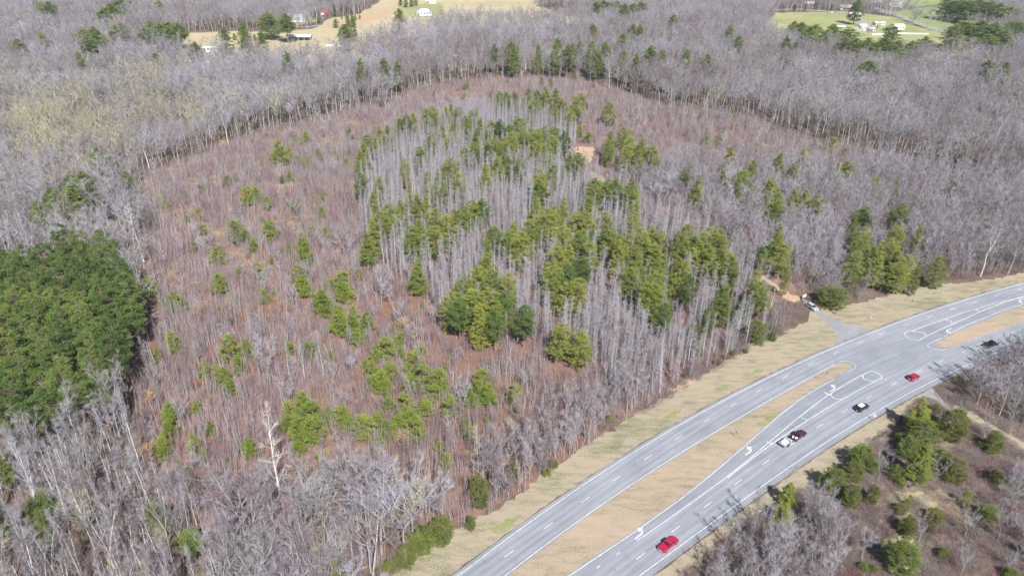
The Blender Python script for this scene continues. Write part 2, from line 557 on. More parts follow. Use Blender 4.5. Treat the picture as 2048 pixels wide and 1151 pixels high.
M['asphalt'] = mat_asphalt()
me.materials.append(M['asphalt'])
o = bpy.data.objects.new('highway', me)
COL.objects.link(o)
o['kind'] = 'structure'
def edge_ribbon(L, a, b, d0, d1, z):
    """a ragged strip of washed dirt where grass meets asphalt"""
    n = int((b - a) / 1.5)
    vs, fs = [], []
    for k in range(n + 1):
        t = a + (b - a) * k / n
        p, q = L.pt(t, d0 + rnd.gauss(0, .03)), L.pt(t, d1 + rnd.gauss(0, .14))
        vs += [(p.x, p.y, z), (q.x, q.y, z)]
    for k in range(n):
        fs.append((2 * k, 2 * k + 1, 2 * k + 3, 2 * k + 2) if d1 > d0 else (2 * k, 2 * k + 2, 2 * k + 3, 2 * k + 1))
    b_ = MB()
    b_.add(vs, fs)
    o_ = b_.build('road_shoulder', M['litter'])
    o_['kind'] = 'structure'


edge_ribbon(LO, S0, S1, -1.66, -2.0, .028)
edge_ribbon(UO, S0, S1, 0.96, 1.2, .028)
DW = crop5("965,1125 1480,905 1230,830 1050,790 930,730 820,690 700,620 620,540 520,460 430,420 330,380 330,430 440,520 560,605 640,665 740,740 790,785 870,880 920,1000")
sheet('driveway', gp(DW), M['apron'], 0.012, jitter=.08, step=1)
E2 = [(1680 + x / 8.855, 720 + y / 8.855) for x, y in P2("1170,600 1570,395 1600,470 1700,560 1771,640 1850,740 1980,900 1900,900 1760,740 1600,660 1450,620 1320,620")]
sheet('farm_track', gp(E2), M['gravel'], 0.012, jitter=.15, step=1.2)
sheet('dirt_track', gp(P2("1898,808 1925,830 1965,850 2000,868 2060,918 2200,1000 2200,990 2066,902 2006,856 1968,841 1930,815")), M['verge'], 0.01, jitter=.4, step=2)

# medians with a slight crown
MED1 = UI.pts(S0, 96.0, -.55)
med1_low = Line(crop7("170,1150 370,995 470,915 640,795 860,620 1060,490 1190,400 1310,330") + crop1("255,1150 400,1050 550,942 700,845 850,740"), 4)


def median_sheet(name, poly, h):
    sheet(name, poly, M['median'], 0.05, jitter=.12, step=1.5)


nose1 = SL(crop7("1370,145 1460,155 1510,175 1530,200 1500,215 1400,265 1300,315"))
m1 = [p for p in UI.pts(S0, UI.hi, -.45)][:-3] + nose1 + [p for p in reversed(med1_low.pts(S0, med1_low.hi, .35))]
median_sheet('median', [tuple(p) for p in m1], .2)
m2 = SL(crop6("575,800 650,760 850,650 1100,540 1400,420 1700,285 2048,165 2900,-100 3600,-280 3600,-60 2900,150 2048,436 1700,552 1400,662 1100,772 900,850 770,888 670,860"))
median_sheet('median', [tuple(p) for p in m2], .2)
for k, pl in enumerate(("1512,850 1535,832 1552,826 1545,838 1525,853", "1432,778 1452,768 1462,770 1440,784", "1322,840 1350,822 1365,818 1345,836", "985,1058 1020,1035 1050,1028 1020,1055 995,1066", "1485,752 1520,738 1530,740 1500,752")):
    sheet('grass_patch', gp(P2(pl)), M['grass_green'], 0.065, jitter=.35, step=1.0)

# painted markings: one object of marks for the whole carriageway
pm = MB()


def strip(pts, wd, z=0.032):
    pts = [Vector(p) for p in pts]
    vs, fs = [], []
    for k, p in enumerate(pts):
        a = (pts[min(k + 1, len(pts) - 1)] - pts[max(k - 1, 0)]).normalized()
        n = Vector((-a.y, a.x)) * wd / 2
        vs += [(p.x + n.x, p.y + n.y, z), (p.x - n.x, p.y - n.y, z)]
    for k in range(len(pts) - 1):
        fs.append((2 * k + 1, 2 * k + 3, 2 * k + 2, 2 * k))
    pm.add(vs, fs)


LW = .15
strip(UO.pts(S0, S1), LW)
strip(UI.pts(S0, UI.hi - 2), LW)
strip(LO.pts(S0, S1), LW)


def dashes(L, gap=12.19):
    base = float(L.s[0])
    t = base - gap * 20
    while t < S1:
        a = L.pt(t)
        d = L.tan(t)
        strip([a - d * 1.5, a + d * 1.5], LW)
        t += gap / math.sqrt(1 + ((L.off(t + 1) - L.off(t - 1)) / 2) ** 2)


for L in (UC, LC):
    s_known = sorted(L.s)
    for t in s_known:
        a, d = L.pt(t), L.tan(t)
        strip([a - d * 1.5, a + d * 1.5], LW)
    for sgn, t0, n in ((-1, s_known[0], 12), (1, s_known[-1], 14)):
        for k in range(1, n):
            t = t0 + sgn * 12.19 * k
            a, d = L.pt(t), L.tan(t)
            strip([a - d * 1.5, a + d * 1.5], LW)
lu = LC
a6 = float(LC.s[4] + LC.s[5]) / 2
strip([LC.pt(a6) - LC.tan(a6) * 1.5, LC.pt(a6) + LC.tan(a6) * 1.5], LW)
strip(med1_low.pts(S0, med1_low.hi), LW)
strip(SL(crop7("1370,128 1460,122 1510,135 1545,155 1565,180 1560,200 1545,212 1470,250")), LW * .8)
# turn-lane divider and the two gores
SLD = Line(crop1("500,1022 640,925 780,825 830,788"), 2)
strip([SLD.pt(SLD.lo + (SLD.hi - SLD.lo) * i / 12) for i in range(13)], LW)
for k in range(1, 7):
    t = SLD.lo - 6.1 * k
    strip([SLD.pt(t - .6), SLD.pt(t + .6)], LW)
gu = Line(crop1("830,788 920,715 1000,648 1095,570 1190,495") + crop7("1250,520 1640,285 1710,250"), 3)
gl = Line(crop1("830,792 900,745") + crop7("480,1150 590,1080 1020,800 1400,570 1770,365 1830,335"), 3)
strip(gu.pts(gu.lo, gu.hi, step=3), .18)
strip(gl.pts(gl.lo, gl.hi, step=3), .18)
strip(SL(crop7("1700,255 1740,241 1790,248 1830,268 1858,295 1866,315 1850,330 1820,342")), .2)
for c in ("540,1045 552,1062 600,1072", "930,752 950,785 1015,800", "1265,505 1305,550 1405,568", "1640,285 1655,330 1770,362"):
    strip(SL(crop7(c)), .24)
strip(SL(crop7("1205,480 1240,505 1290,505")), .4)
strip(SL(crop6("75,630 90,610 200,590 450,497 720,405 1000,300 1250,235 1500,155 1750,92 2048,20 2800,-170")), .18)
strip(SL(crop6("75,630 85,665 130,705 200,732 280,742 330,730 440,678 650,575 870,475 1100,375 1310,278 1500,200 1700,125 1850,80 2048,28 2800,-160")), .18)
for c in ("210,595 380,612 440,675", "735,400 840,428 868,472", "1220,238 1280,250 1308,280", "1730,98 1752,104 1760,112"):
    strip(SL(crop6(c)), .26)
strip(SL(crop6("690,705 520,780 465,812 455,835 500,865 580,893 720,905 800,880 1100,768 1400,655 1700,545 2048,430 2900,145 3600,-66")), LW)
strip(SL(crop6("720,690 850,620 1100,490 1400,370 1700,255 2048,140 2900,-120 3600,-300")), LW)


def arrow(c, ang):
    """left-turn arrow"""
    pts = [(-1.6, -.45), (-1.0, .0)]
    def T(x, y):
        return (c[0] + x * math.cos(ang) - y * math.sin(ang), c[1] + x * math.sin(ang) + y * math.cos(ang), .034)
    curve = [(-1.9, -.5), (-.2, -.5), (.6, -.4), (1.1, -.1), (1.25, .35)]
    strip([T(x, y)[:2] for x, y in curve], .34, .034)
    pm.add([T(.35, .3), T(2.15, .3), T(1.25, 1.45)], [(0, 1, 2)])


for q in ((crop1("497,990")[0]), crop1("897,690")[0], crop1("1205,463")[0]):
    g = gp([q])[0]
    t = (Vector(g) - A0).dot(AX)
    d = LC.tan(t)
    arrow(tuple(Vector(g) - Vector((-d.y, d.x)) * .75), math.atan2(d.y, d.x))
for q in (crop6("810,580")[0], crop6("2005,90")[0]):
    g = gp([q])[0]
    t = (Vector(g) - A0).dot(AX)
    d = UC.tan(t)
    arrow(g, math.atan2(-d.y, -d.x))
o = pm.build('road_marking', M['paint'])
o['kind'] = 'structure'

# bare clay
for pl in ("1146,296 1160,293 1190,294 1186,308 1180,326 1168,322 1160,312 1150,306", "1178,344 1196,346 1215,358 1230,372 1222,376 1200,366 1182,354",
           "1502,545 1525,552 1545,562 1565,578 1600,596 1610,604 1590,606 1565,594 1540,574 1510,556", "1440,712 1470,700 1500,690 1560,668 1545,662 1500,680 1450,700",
           "1330,780 1355,770 1395,750 1390,762 1350,782"):
    sheet('clay_patch', gp(P2(pl)), M['soil'], 0.012, jitter=.5, step=1.5)

# far fields, lawns and lanes
FIELD_L = P2("358,120 368,80 382,66 470,63 560,64 622,58 662,36 720,28 760,2 800,-20 1070,-20 1075,12 1130,30 1175,42 1160,52 1000,54 900,60 860,72 800,80 740,96 712,122 640,132 560,134 480,130 380,126")
FIELD_LAWN = P2("1530,40 1550,26 1640,24 1700,24 1790,34 1850,58 1930,78 1985,92 2010,122 1900,128 1850,128 1760,126 1690,122 1600,106 1535,84")
FIELD_G = P2("1785,24 1840,16 1876,12 1930,25 1985,48 1980,66 1940,76 1900,70 1862,58")
FIELD_G2 = P2("1806,-30 1900,-30 1888,8 1840,13 1800,16")
sheet('hay_field', gp(FIELD_L), M['field_tan'], .02, jitter=1.5, step=12)
sheet('lawn', gp(FIELD_LAWN), M['lawn'], .02, jitter=1.5, step=10)
sheet('pasture', gp(FIELD_G), M['field_green'], .05, jitter=.8, step=10)
sheet('pasture', gp(FIELD_G2), M['field_green'], .05, jitter=.8, step=10)
sheet('lawn', gp(P2("800,14 870,4 890,8 880,34 830,36 795,26")), M['lawn'], .06, jitter=1, step=8)
sheet('lawn', gp(P2("590,52 630,44 640,38 620,34 600,40 570,52")), M['lawn'], .06, jitter=1, step=8)
sheet('country_lane', gp(P2("1742,20 1790,33 1850,56 1900,74 1960,92 2000,108 2008,102 1965,84 1905,66 1855,50 1795,28 1750,14")), M['gravel'], .09)
sheet('country_lane', gp(P2("1530,22 1600,20 1660,24 1700,27 1700,24 1640,21 1590,17 1530,19")), M['gravel'], .09)
sheet('yard', gp(P2("1700,34 1718,36 1735,44 1745,50 1725,50 1708,40")), M['gravel'], .09)
sheet('garden_path', gp(P2("540,62 575,52 610,56 640,52 640,50 600,53 572,48 552,50 535,58")), M['gravel'], .08)
sheet('clay_patch', gp(P2("640,50 680,40 740,28 800,14 806,20 760,36 720,52 680,56")), M['soil'], .05, jitter=1, step=6)

exec_after = []

# ------------------------------------------------------------------ plants: one mesh pair (trunk, crown) for each variant
def rv(s=1.0):
    return Vector((rnd.gauss(0, s), rnd.gauss(0, s), rnd.gauss(0, s)))


def path(p, d, L, n, bend, up=0.0):
    pts = [p.copy()]
    d = d.normalized()
    for i in range(n):
        d = (d + rv(bend) + Vector((0, 0, up))).normalized()
        p = p + d * (L / n)
        pts.append(p.copy())
    return pts


def at(pts, t):
    x = t * (len(pts) - 1)
    i = min(int(x), len(pts) - 2)
    return pts[i].lerp(pts[i + 1], x - i), (pts[i + 1] - pts[i]).normalized()


def bare(H, cw, fork, nl, cb, asc, n2, n3, tw, tl, r0, leaders=3, spread=.38, bend=.05):
    """a leafless tree: trunk and main forks in one mesh, limbs and twigs in the other"""
    T, C = MB(), MB()
    trunk = path(Vector((0, 0, -.3)), Vector((0, 0, 1)), H * fork, 5, bend * .6)
    rt = [r0 * (1.15 - .55 * i / 5) for i in range(6)]
    T.tube(trunk, rt, 6)
    stems = []
    if leaders == 1:
        p = path(trunk[-1], (trunk[-1] - trunk[-2]), H * (1 - fork), 5, bend * .6, .04)
        T.tube(p, [rt[-1] * (1 - .93 * i / 5) for i in range(6)], 5)
        stems.append((trunk + p[1:], H))
    else:
        a0 = rnd.random() * 6.28
        for k in range(leaders):
            a = a0 + 6.28 * k / leaders + rnd.gauss(0, .3)
            sp = spread * rnd.uniform(.6, 1.3)
            d = Vector((math.cos(a) * sp, math.sin(a) * sp, 1))
            L = H * (1 - fork) * rnd.uniform(.85, 1.05)
            p = path(trunk[-1], d, L, 5, bend * 1.6, .10)
            T.tube(p, [rt[-1] * .8 * (1 - .9 * i / 5) for i in range(6)], 5)
            stems.append((p, L))
    k = 0
    for pts, L in stems:
        m = max(3, nl // len(stems))
        for j in range(m):
            u = cb + (1 - cb) * (j + rnd.random()) / m
            p, d = at(pts, min(.995, u))
            k += 1
            a = 2.4 * k + rnd.gauss(0, .4)
            v = (u - cb) / (1 - cb)
            pro = (1 - v) ** .7 * (.55 + .45 * min(1, v * 4)) + .12
            e = R(asc + 14 * v + rnd.gauss(0, 8))
            dr = Vector((math.cos(a) * math.cos(e), math.sin(a) * math.cos(e), math.sin(e)))
            ll = cw * pro * rnd.uniform(.75, 1.2)
            lim = path(p, dr, ll, 3, .10, .07)
            rl = min(.10, .02 + ll * .014)
            C.tube(lim, [rl, rl * .75, rl * .5, rl * .2], 3)
            for q in range(n2):
                t2 = .2 + .8 * (q + rnd.random()) / n2
                p2, d2 = at(lim, min(.99, t2))
                dd = (d2 + rv(.55) + Vector((0, 0, .25))).normalized()
                l2 = (.25 + .33 * ll * (1.15 - t2)) * rnd.uniform(.7, 1.3) + .35
                C.blade(p2, dd, l2 * 1.2, rl * .9 + .02)
                for z in range(n3):
                    p3 = p2 + dd * l2 * rnd.uniform(.1, 1.0)
                    d3 = (dd + rv(.5) + Vector((0, 0, .3)))
                    C.blade(p3, d3, tl * rnd.uniform(.5, 1.3), tw)
    return T, C


def saplings(n, rad, h0, h1, ntw, tw, tl):
    """a patch of young stems"""
    T, C = MB(), MB()
    for k in range(n):
        a, r = rnd.random() * 6.28, rad * math.sqrt(rnd.random())
        h = rnd.uniform(h0, h1)
        p = path(Vector((r * math.cos(a), r * math.sin(a), -.1)), Vector((rnd.gauss(0, .07), rnd.gauss(0, .07), 1)), h, 3, .04, .05)
        rr = .012 + h * .0065
        T.tube(p, [rr, rr * .8, rr * .55, rr * .2], 3)
        for j in range(ntw):
            u = .22 + .78 * (j + rnd.random()) / ntw
            q, d = at(p, min(u, .99))
            b = rnd.random() * 6.28
            dd = Vector((math.cos(b), math.sin(b), rnd.uniform(.5, 1.6)))
            C.blade(q, dd, tl * rnd.uniform(.5, 1.3) * (1.15 - .6 * u), tw)
    return T, C


def brush(n, rad, h, tw):
    C = MB()
    for k in range(n):
        a, r = rnd.random() * 6.28, rad * math.sqrt(rnd.random())
        p = Vector((r * math.cos(a), r * math.sin(a), rnd.uniform(-.05, h * .45) * (1 - (r / rad) ** 2)))
        d = Vector((math.cos(a) * .5, math.sin(a) * .5, .8)) + rv(.6)
        d.z = abs(d.z) * .8
        C.blade(p, d, h * rnd.uniform(.4, 1.0), tw * rnd.uniform(.6, 1.4))
    return MB(), C


def conifer(H, Rw, cb, prof, ncl, ntf, nbl, tl, tw, crad, r0, droop=0.0, upb=.5, fill=.55):
    """evergreen: tapered trunk with bough stubs; crown of many needle sprays grouped in boughs"""
    T, C = MB(), MB()
    tr = path(Vector((0, 0, -.3)), Vector((0, 0, 1)), H * .97 + .3, 6, .012)
    T.tube(tr, [r0 * (1.1 - 1.02 * i / 6) for i in range(7)], 6)
    lobes = [rnd.uniform(.72, 1.22) for _ in range(10)]
    for k in range(ncl):
        t = rnd.random()
        for _ in range(8):
            if rnd.random() < prof(t) * .9 + .1:
                break
            t = rnd.random()
        z = H * (cb + (1 - cb) * t)
        R0 = Rw * prof(t)
        a = 2.4 * k + rnd.gauss(0, .5)
        q = fill + (1 - fill) * math.sqrt(rnd.random())
        if rnd.random() < .25:
            q *= .5
        rr = R0 * q * lobes[int((a % 6.283) / 6.283 * 9)] * rnd.uniform(.8, 1.15)
        c = Vector((rr * math.cos(a), rr * math.sin(a), z + rnd.gauss(0, .15) - droop * rr))
        c.z = max(c.z, .12)
        base, _ = at(tr, min(.98, max(.02, (c.z - rr * .25 + .3) / (H * .97 + .3))))
        if rr > .5:
            T.tube([base, base.lerp(c, .55) + rv(.05), c], [.012 + .014 * rr, .01 + .009 * rr, .008], 3)
        out = Vector((math.cos(a), math.sin(a), upb))
        cr = crad * rnd.uniform(.7, 1.3) * (.45 + .55 * min(1, R0 / (Rw * .6)))
        for j in range(ntf):
            o_ = rv(.5)
            o_.z *= .55
            p = c + o_ * cr
            for b in range(nbl):
                C.blade(p + rv(.06), out * .7 + rv(.75), tl * rnd.uniform(.6, 1.25), tw)
    return T, C


def p_dome(t):                       # rounded crown
    return max(.05, (1 - abs(2 * t - .75) ** 2.2 / 1.6)) if t > .375 else .45 + 1.47 * t


def p_cone(t):
    return max(.06, (1 - t) ** .75 * min(1, .65 + t * 3))


def p_egg(t):
    return max(.08, math.sqrt(max(0, 1 - t ** 2.2)) * min(1, .55 + t * 2.2))


def p_round(t):
    return max(.1, math.sqrt(max(0, 1 - (1.75 * t - .75) ** 2)) if t > .3 else .75 + t * .75)


VAR = {}           # kind -> list of (trunk mesh, crown mesh, joint mesh or None, nominal height, nominal width)


def variant(kind, T, C, mt, mc, H, W, joint=True):
    a = T.mesh(kind + '_trunk', [mt]) if T.v else None
    b = C.mesh(kind + '_crown', [mc])
    j = None
    if joint:
        J = MB()
        if T.v:
            J.add(T.v, T.f, 0)
        J.add(C.v, C.f, 1)
        j = J.mesh(kind + '_whole', [mt, mc])
    VAR.setdefault(kind, []).append((a, b, j, H, W))


BT = ((2.9, .46, 2, .20, 50, 24), (4.4, .42, 4, .50, 40, 30), (2.5, .52, 1, 0, 52, 26), (4.6, .46, 4, .55, 36, 30), (3.8, .48, 3, .42, 44, 28), (2.7, .48, 1, 0, 50, 26), (4.2, .40, 5, .46, 42, 30), (4.4, .38, 4, .46, 40, 28))
for i, (cw_, fk_, ld_, sp_, as_, nl_) in enumerate(BT):
    T, C = bare(22, cw_, fk_, nl_, .04 if ld_ > 1 else -.0, as_, 6, 10, .027, 1.1, .17, leaders=ld_, spread=sp_, bend=.05)
    variant('bare_tree', T, C, M['bark_pale'] if i in (0, 2, 5) else M['bark_grey'], M['twig_olive'] if i == 7 else M['twig_pale'] if i == 2 else M['twig_grey'], 22, 8)
for i in range(5):
    T, C = bare(20, 1.6, .35 + .04 * i, 34, -.0, 58, 5, 7, .024, .85, .13, leaders=1, bend=.045)
    variant('slim_bare_tree', T, C, M['bark_pale'] if i % 2 else M['bark_grey'], M['twig_pale'], 20, 3)
for i in range(5):
    T, C = bare(11, 2.6, .22 if i % 2 else .3, 18, .06, 48, 6, 9, .028, .85, .11, leaders=(3, 4, 2, 3, 1)[i], spread=.36)
    variant('young_bare_tree', T, C, M['bark_grey'], M['twig_pale'] if i < 2 else M['twig_grey'], 11, 6)
for i in range(3):
    T, C = bare(13, 5.4, .16, 34, .10, 36, 9, 14, .030, 1.0, .22, leaders=5, spread=.62, bend=.09)
    variant('spreading_bare_tree', T, C, M['bark_grey'], M['twig_pale'] if i == 0 else M['twig_grey'], 13, 13)
T, C = bare(30, 4.2, .5, 26, -.0, 28, 7, 6, .032, 1.1, .27, leaders=1, spread=.22, bend=.05)
M['bark_white'] = mat_plant('white_bark', [(0, (.55, .53, .50)), (1, (.68, .66, .62))], nscale=.4)
variant('pale_sycamore', T, C, M['bark_white'], M['bark_pale'], 30, 9)
for i in range(6):
    T, C = saplings(9, 1.8, 2.6, 6.2, 34, .024, 1.0) if i < 4 else saplings(4, 1.6, 5.5, 9.5, 30, .024, .8)
    variant('sapling', T, C, M['twig_grey'] if i < 4 else M['bark_grey'], (M['twig_red'], M['twig_mauve'], M['twig_red'], M['twig_brown'], M['twig_mauve'], M['twig_grey'])[i], 6, 3.4)
for i in range(3):
    T, C = brush(260, 1.8, (.9, .8, 1.6)[i], .04)
    variant('sapling', T, C, M['straw_blades'], M['straw_blades'] if i < 2 else M['russet'], 1.6, 3.4)
for i in range(4):
    T, C = brush(330, 1.9, 1.5, .035)
    variant('brush', T, C, M['twig_brown'], M['twig_brown'] if i < 3 else M['twig_red'], 1.6, 3.8)
for i in range(5):
    T, C = conifer(24, 3.9, .42, p_dome, 74, 18, 6, .52, .125, .82, .22, fill=.7)
    variant('tall_pine', T, C, M['bark_pine'], M['needles_deep'], 24, 8)
for i in range(6):
    pr, cb = ((p_egg, .14), (p_cone, .10), (p_egg, .22), (p_dome, .30), (p_cone, .12), (p_egg, .10))[i]
    T, C = conifer(16, 2.8, cb, pr, 165, 11, 6, .40, .095, .52, .14, droop=.05, fill=.5)
    variant('pine_tree', T, C, M['bark_pine'], M['needles_olive'] if i != 3 else M['needles_deep'], 16, 5.4)
for i in range(5):
    T, C = conifer(6, 1.9, .05, p_egg if i % 2 else p_cone, 56, 13, 6, .36, .085, .48, .07, upb=.9)
    variant('young_pine', T, C, M['bark_pine'], M['needles_bright'], 6, 3.8)
for i in range(5):
    T, C = conifer(8, 2.5, .02, p_round if i % 2 else p_egg, 190, 12, 6, .34, .07, .46, .10, upb=.8, fill=.75)
    variant('cedar_tree', T, C, M['bark_pine'], M['needles_cedar'], 8, 5)
for i in range(3):
    T, C = conifer(17, 3.0, .15 if i else .35, p_egg if i else p_dome, 120, 11, 6, .55, .16, .75, .18, fill=.65)
    variant('evergreen_tree', T, C, M['bark_pine'], M['needles_far'], 17, 6)
T, C = bare(4, 1.7, .2, 12, .1, 45, 5, 6, .03, .5, .05, leaders=3, spread=.5)
for _ in range(900):
    C.blade(Vector((rnd.gauss(0, .8), rnd.gauss(0, .8), rnd.uniform(1, 4))), rv(), .3, .16)
variant('tan_leaved_tree', T, C, M['bark_grey'], M['leaf_tan'], 4, 3.5)


def plant(kind, v, x, y, H, W, label, cat, group, rz=None, name=None, lean=None, split=True):
    a, b, j, h, wd = VAR[kind][v % len(VAR[kind])]
    nm = name or kind
    o = thing(nm, label, cat, (x, y, 0), rnd.random() * 6.28 if rz is None else rz, group, (W / wd, W / wd, H / h))
    if lean:
        o.rotation_euler = (lean[0], lean[1], o.rotation_euler[2])
    for nm2, me in (('trunk', a), ('crown', b)):
        if me is not None:
            c = bpy.data.objects.new(nm2, me)
            COL.objects.link(c)
            c.parent = o
    return o


def proto_collection(kind, ids=None):
    c = bpy.data.collections.new(kind + '_kinds')
    for i, vv in enumerate(VAR[kind]):
        if ids is None or i in ids:
            o = bpy.data.objects.new('%s_sort_%02d' % (kind, i), vv[2])
            c.objects.link(o)
    return c


def scatter(name, cols, P, label, cat):
    """one object for the part of a wood that is too many to count: points carrying tree shapes. P rows: x y z sxy sz rz tiltx tilty idx"""
    P = np.asarray(P, float)
    me = bpy.data.meshes.new(name)
    me.from_pydata([tuple(r) for r in P[:, :3]], [], [])
    for nm, typ, data in (('sc', 'FLOAT_VECTOR', P[:, [3, 3, 4]]), ('rt', 'FLOAT_VECTOR', P[:, [6, 7, 5]])):
        at_ = me.attributes.new(nm, typ, 'POINT')
        at_.data.foreach_set('vector', np.ascontiguousarray(data, dtype=np.float32).ravel())
    at_ = me.attributes.new('ix', 'INT', 'POINT')
    at_.data.foreach_set('value', np.ascontiguousarray(P[:, 8], dtype=np.int32))
    o = bpy.data.objects.new(name, me)
    COL.objects.link(o)
    g = bpy.data.node_groups.new(name + '_spread', 'GeometryNodeTree')
    g.interface.new_socket('Geometry', in_out='INPUT', socket_type='NodeSocketGeometry')
    g.interface.new_socket('Geometry', in_out='OUTPUT', socket_type='NodeSocketGeometry')
    gi, go = g.nodes.new('NodeGroupInput'), g.nodes.new('NodeGroupOutput')
    ci = g.nodes.new('GeometryNodeCollectionInfo')
    ci.inputs[0].default_value = cols
    ci.inputs[1].default_value = True
    ci.inputs[2].default_value = True
    ip = g.nodes.new('GeometryNodeInstanceOnPoints')
    ip.inputs['Pick Instance'].default_value = True
    g.links.new(gi.outputs[0], ip.inputs['Points'])
    g.links.new(ci.outputs[0], ip.inputs['Instance'])
    for nm, typ, sock in (('ix', 'INT', 'Instance Index'), ('rt', 'FLOAT_VECTOR', 'Rotation'), ('sc', 'FLOAT_VECTOR', 'Scale')):
        na = g.nodes.new('GeometryNodeInputNamedAttribute')
        na.data_type = typ
        na.inputs[0].default_value = nm
        g.links.new(na.outputs[0], ip.inputs[sock])
    g.links.new(ip.outputs[0], go.inputs[0])
    md = o.modifiers.new('spread', 'NODES')
    md.node_group = g
    o['kind'] = 'stuff'
    tag(o, label, cat)
    return o


# ------------------------------------------------------------------ evergreens measured one by one
# tile: (origin x, origin y, magnification) of the enlargement they were read from
TILES = {'a': (0, 0, 2.9214), 'b': (680, 0, 2.9214), 'c': (1348, 0, 2.9214), 'd': (0, 380, 2.9214), 'e': (0, 757, 2.9214), 'f': (600, 380, 2.9214), 'g': (600, 757, 2.9214),
         'h': (1548, 700, 4.096), 'i': (1548, 870, 4.096), 'j': (1548, 330, 4.096), 'k': (1240, 330, 4.096), 'l': (1240, 560, 5.115)}
SLANT = lambda x, y, z: math.sqrt(x * x + y * y + (CAMH - z) ** 2)


def picks(t, txt):
    ox, oy, s = TILES[t]
    out = []
    for q in txt.split():
        f = [float(v) for v in q.split(',')]
        out.append((ox + f[0] / s, oy + f[1] / s, f[2] / s, f[3] / s if len(f) > 3 else None))
    return out


BUSH = picks('d', "965,100,50 960,35,40 1165,150,45 1090,165,35 1185,235,50 1135,335,40 1260,385,90 1305,370,40 1480,320,70 1380,250,100 1430,265,60 1560,75,70 1435,50,70 1490,20,50 1570,240,100 1575,275,60 1815,245,50 1880,130,50 1900,265,50 1880,45,40 1720,100,50 1840,45,35 1765,330,90 1760,380,80 1820,410,60 1400,460,50 1395,490,40 1510,480,90 1505,520,40 1750,500,90 1770,560,110 1650,350,40 1690,350,40 1280,550,110 1020,650,110 1060,650,60 940,640,50 1545,630,60 1600,600,30 1890,660,130 1950,560,60 2000,590,120 1990,700,50 1950,790,80 1010,890,110 920,965,60 1340,930,120 1440,920,80 1395,1020,90 1190,1065,70 1260,1070,60 1310,1085,90 1340,1140,50 1690,920,70 1800,930,80 1935,970,50 910,210,30 870,570,90 890,40,30")
BUSH += picks('e', "1150,170,60 1330,60,80 990,200,110 990,290,100 950,380,100 955,440,60 1235,130,30 1225,285,60 1130,380,80 1200,440,60 1455,405,100 1320,495,50 1110,605,50 1215,610,45 1770,150,140 1680,260,100 1740,300,140 1830,300,130 1740,400,90 1920,230,80 2010,220,90 1730,520,40 1830,210,120 1690,190,90")
BUSH += picks('f', "130,130,45 85,60,35 60,250,40 150,260,55 125,320,30 175,560,60 255,540,100 265,600,110 340,500,45 130,650,130 215,710,60 230,770,130 310,800,130 310,720,80 390,760,90 330,860,90 590,870,60 510,930,110 440,960,80 590,950,60 560,890,50 710,930,60 660,1010,120 700,1040,80 520,1050,100 420,1040,100 380,1010,50 720,1110,120 640,1120,100 820,1110,100 480,1120,120 1065,1110,100 855,820,35 670,850,30 30,310,60")
BUSH += picks('g', "430,30,90 500,50,90 680,30,90 830,50,90 790,90,80 730,170,110 640,230,110 580,260,110 540,300,90 680,300,110 490,280,70 880,170,110 880,140,80 990,110,100 1050,70,110 1100,100,110 1260,70,70 1230,100,60 970,290,90 990,320,70 860,480,70 820,400,60 170,220,90 250,220,110 280,270,90 370,290,130 465,380,70 470,590,70 555,640,70 580,820,40 610,150,90 520,140,90 450,240,80")
BUSH += picks('b', "740,500,40 725,565,30 550,550,30 830,620,40 880,560,40 1230,485,40 1180,480,40 1440,620,30 1560,575,20 60,780,50 50,880,40 1400,770,60 1450,800,60 520,705,30 1700,640,25 1820,620,30")
BUSH += picks('c', "925,850,60 415,725,30 345,665,30 185,820,60 280,790,40 230,848,30 1130,875,30 1000,890,30 480,860,30 520,705,25 575,800,20")
BUSH += picks('a', "1630,900,110 1690,910,70 1730,820,50 1790,800,60 1860,910,60 1800,950,60 1955,915,40 1330,1060,50 1310,1050,30 1450,1130,70 1490,1130,70 1170,1110,40 950,1130,40 1650,1050,40 1690,1030,50 1380,1040,30 2020,960,50 1740,940,50")

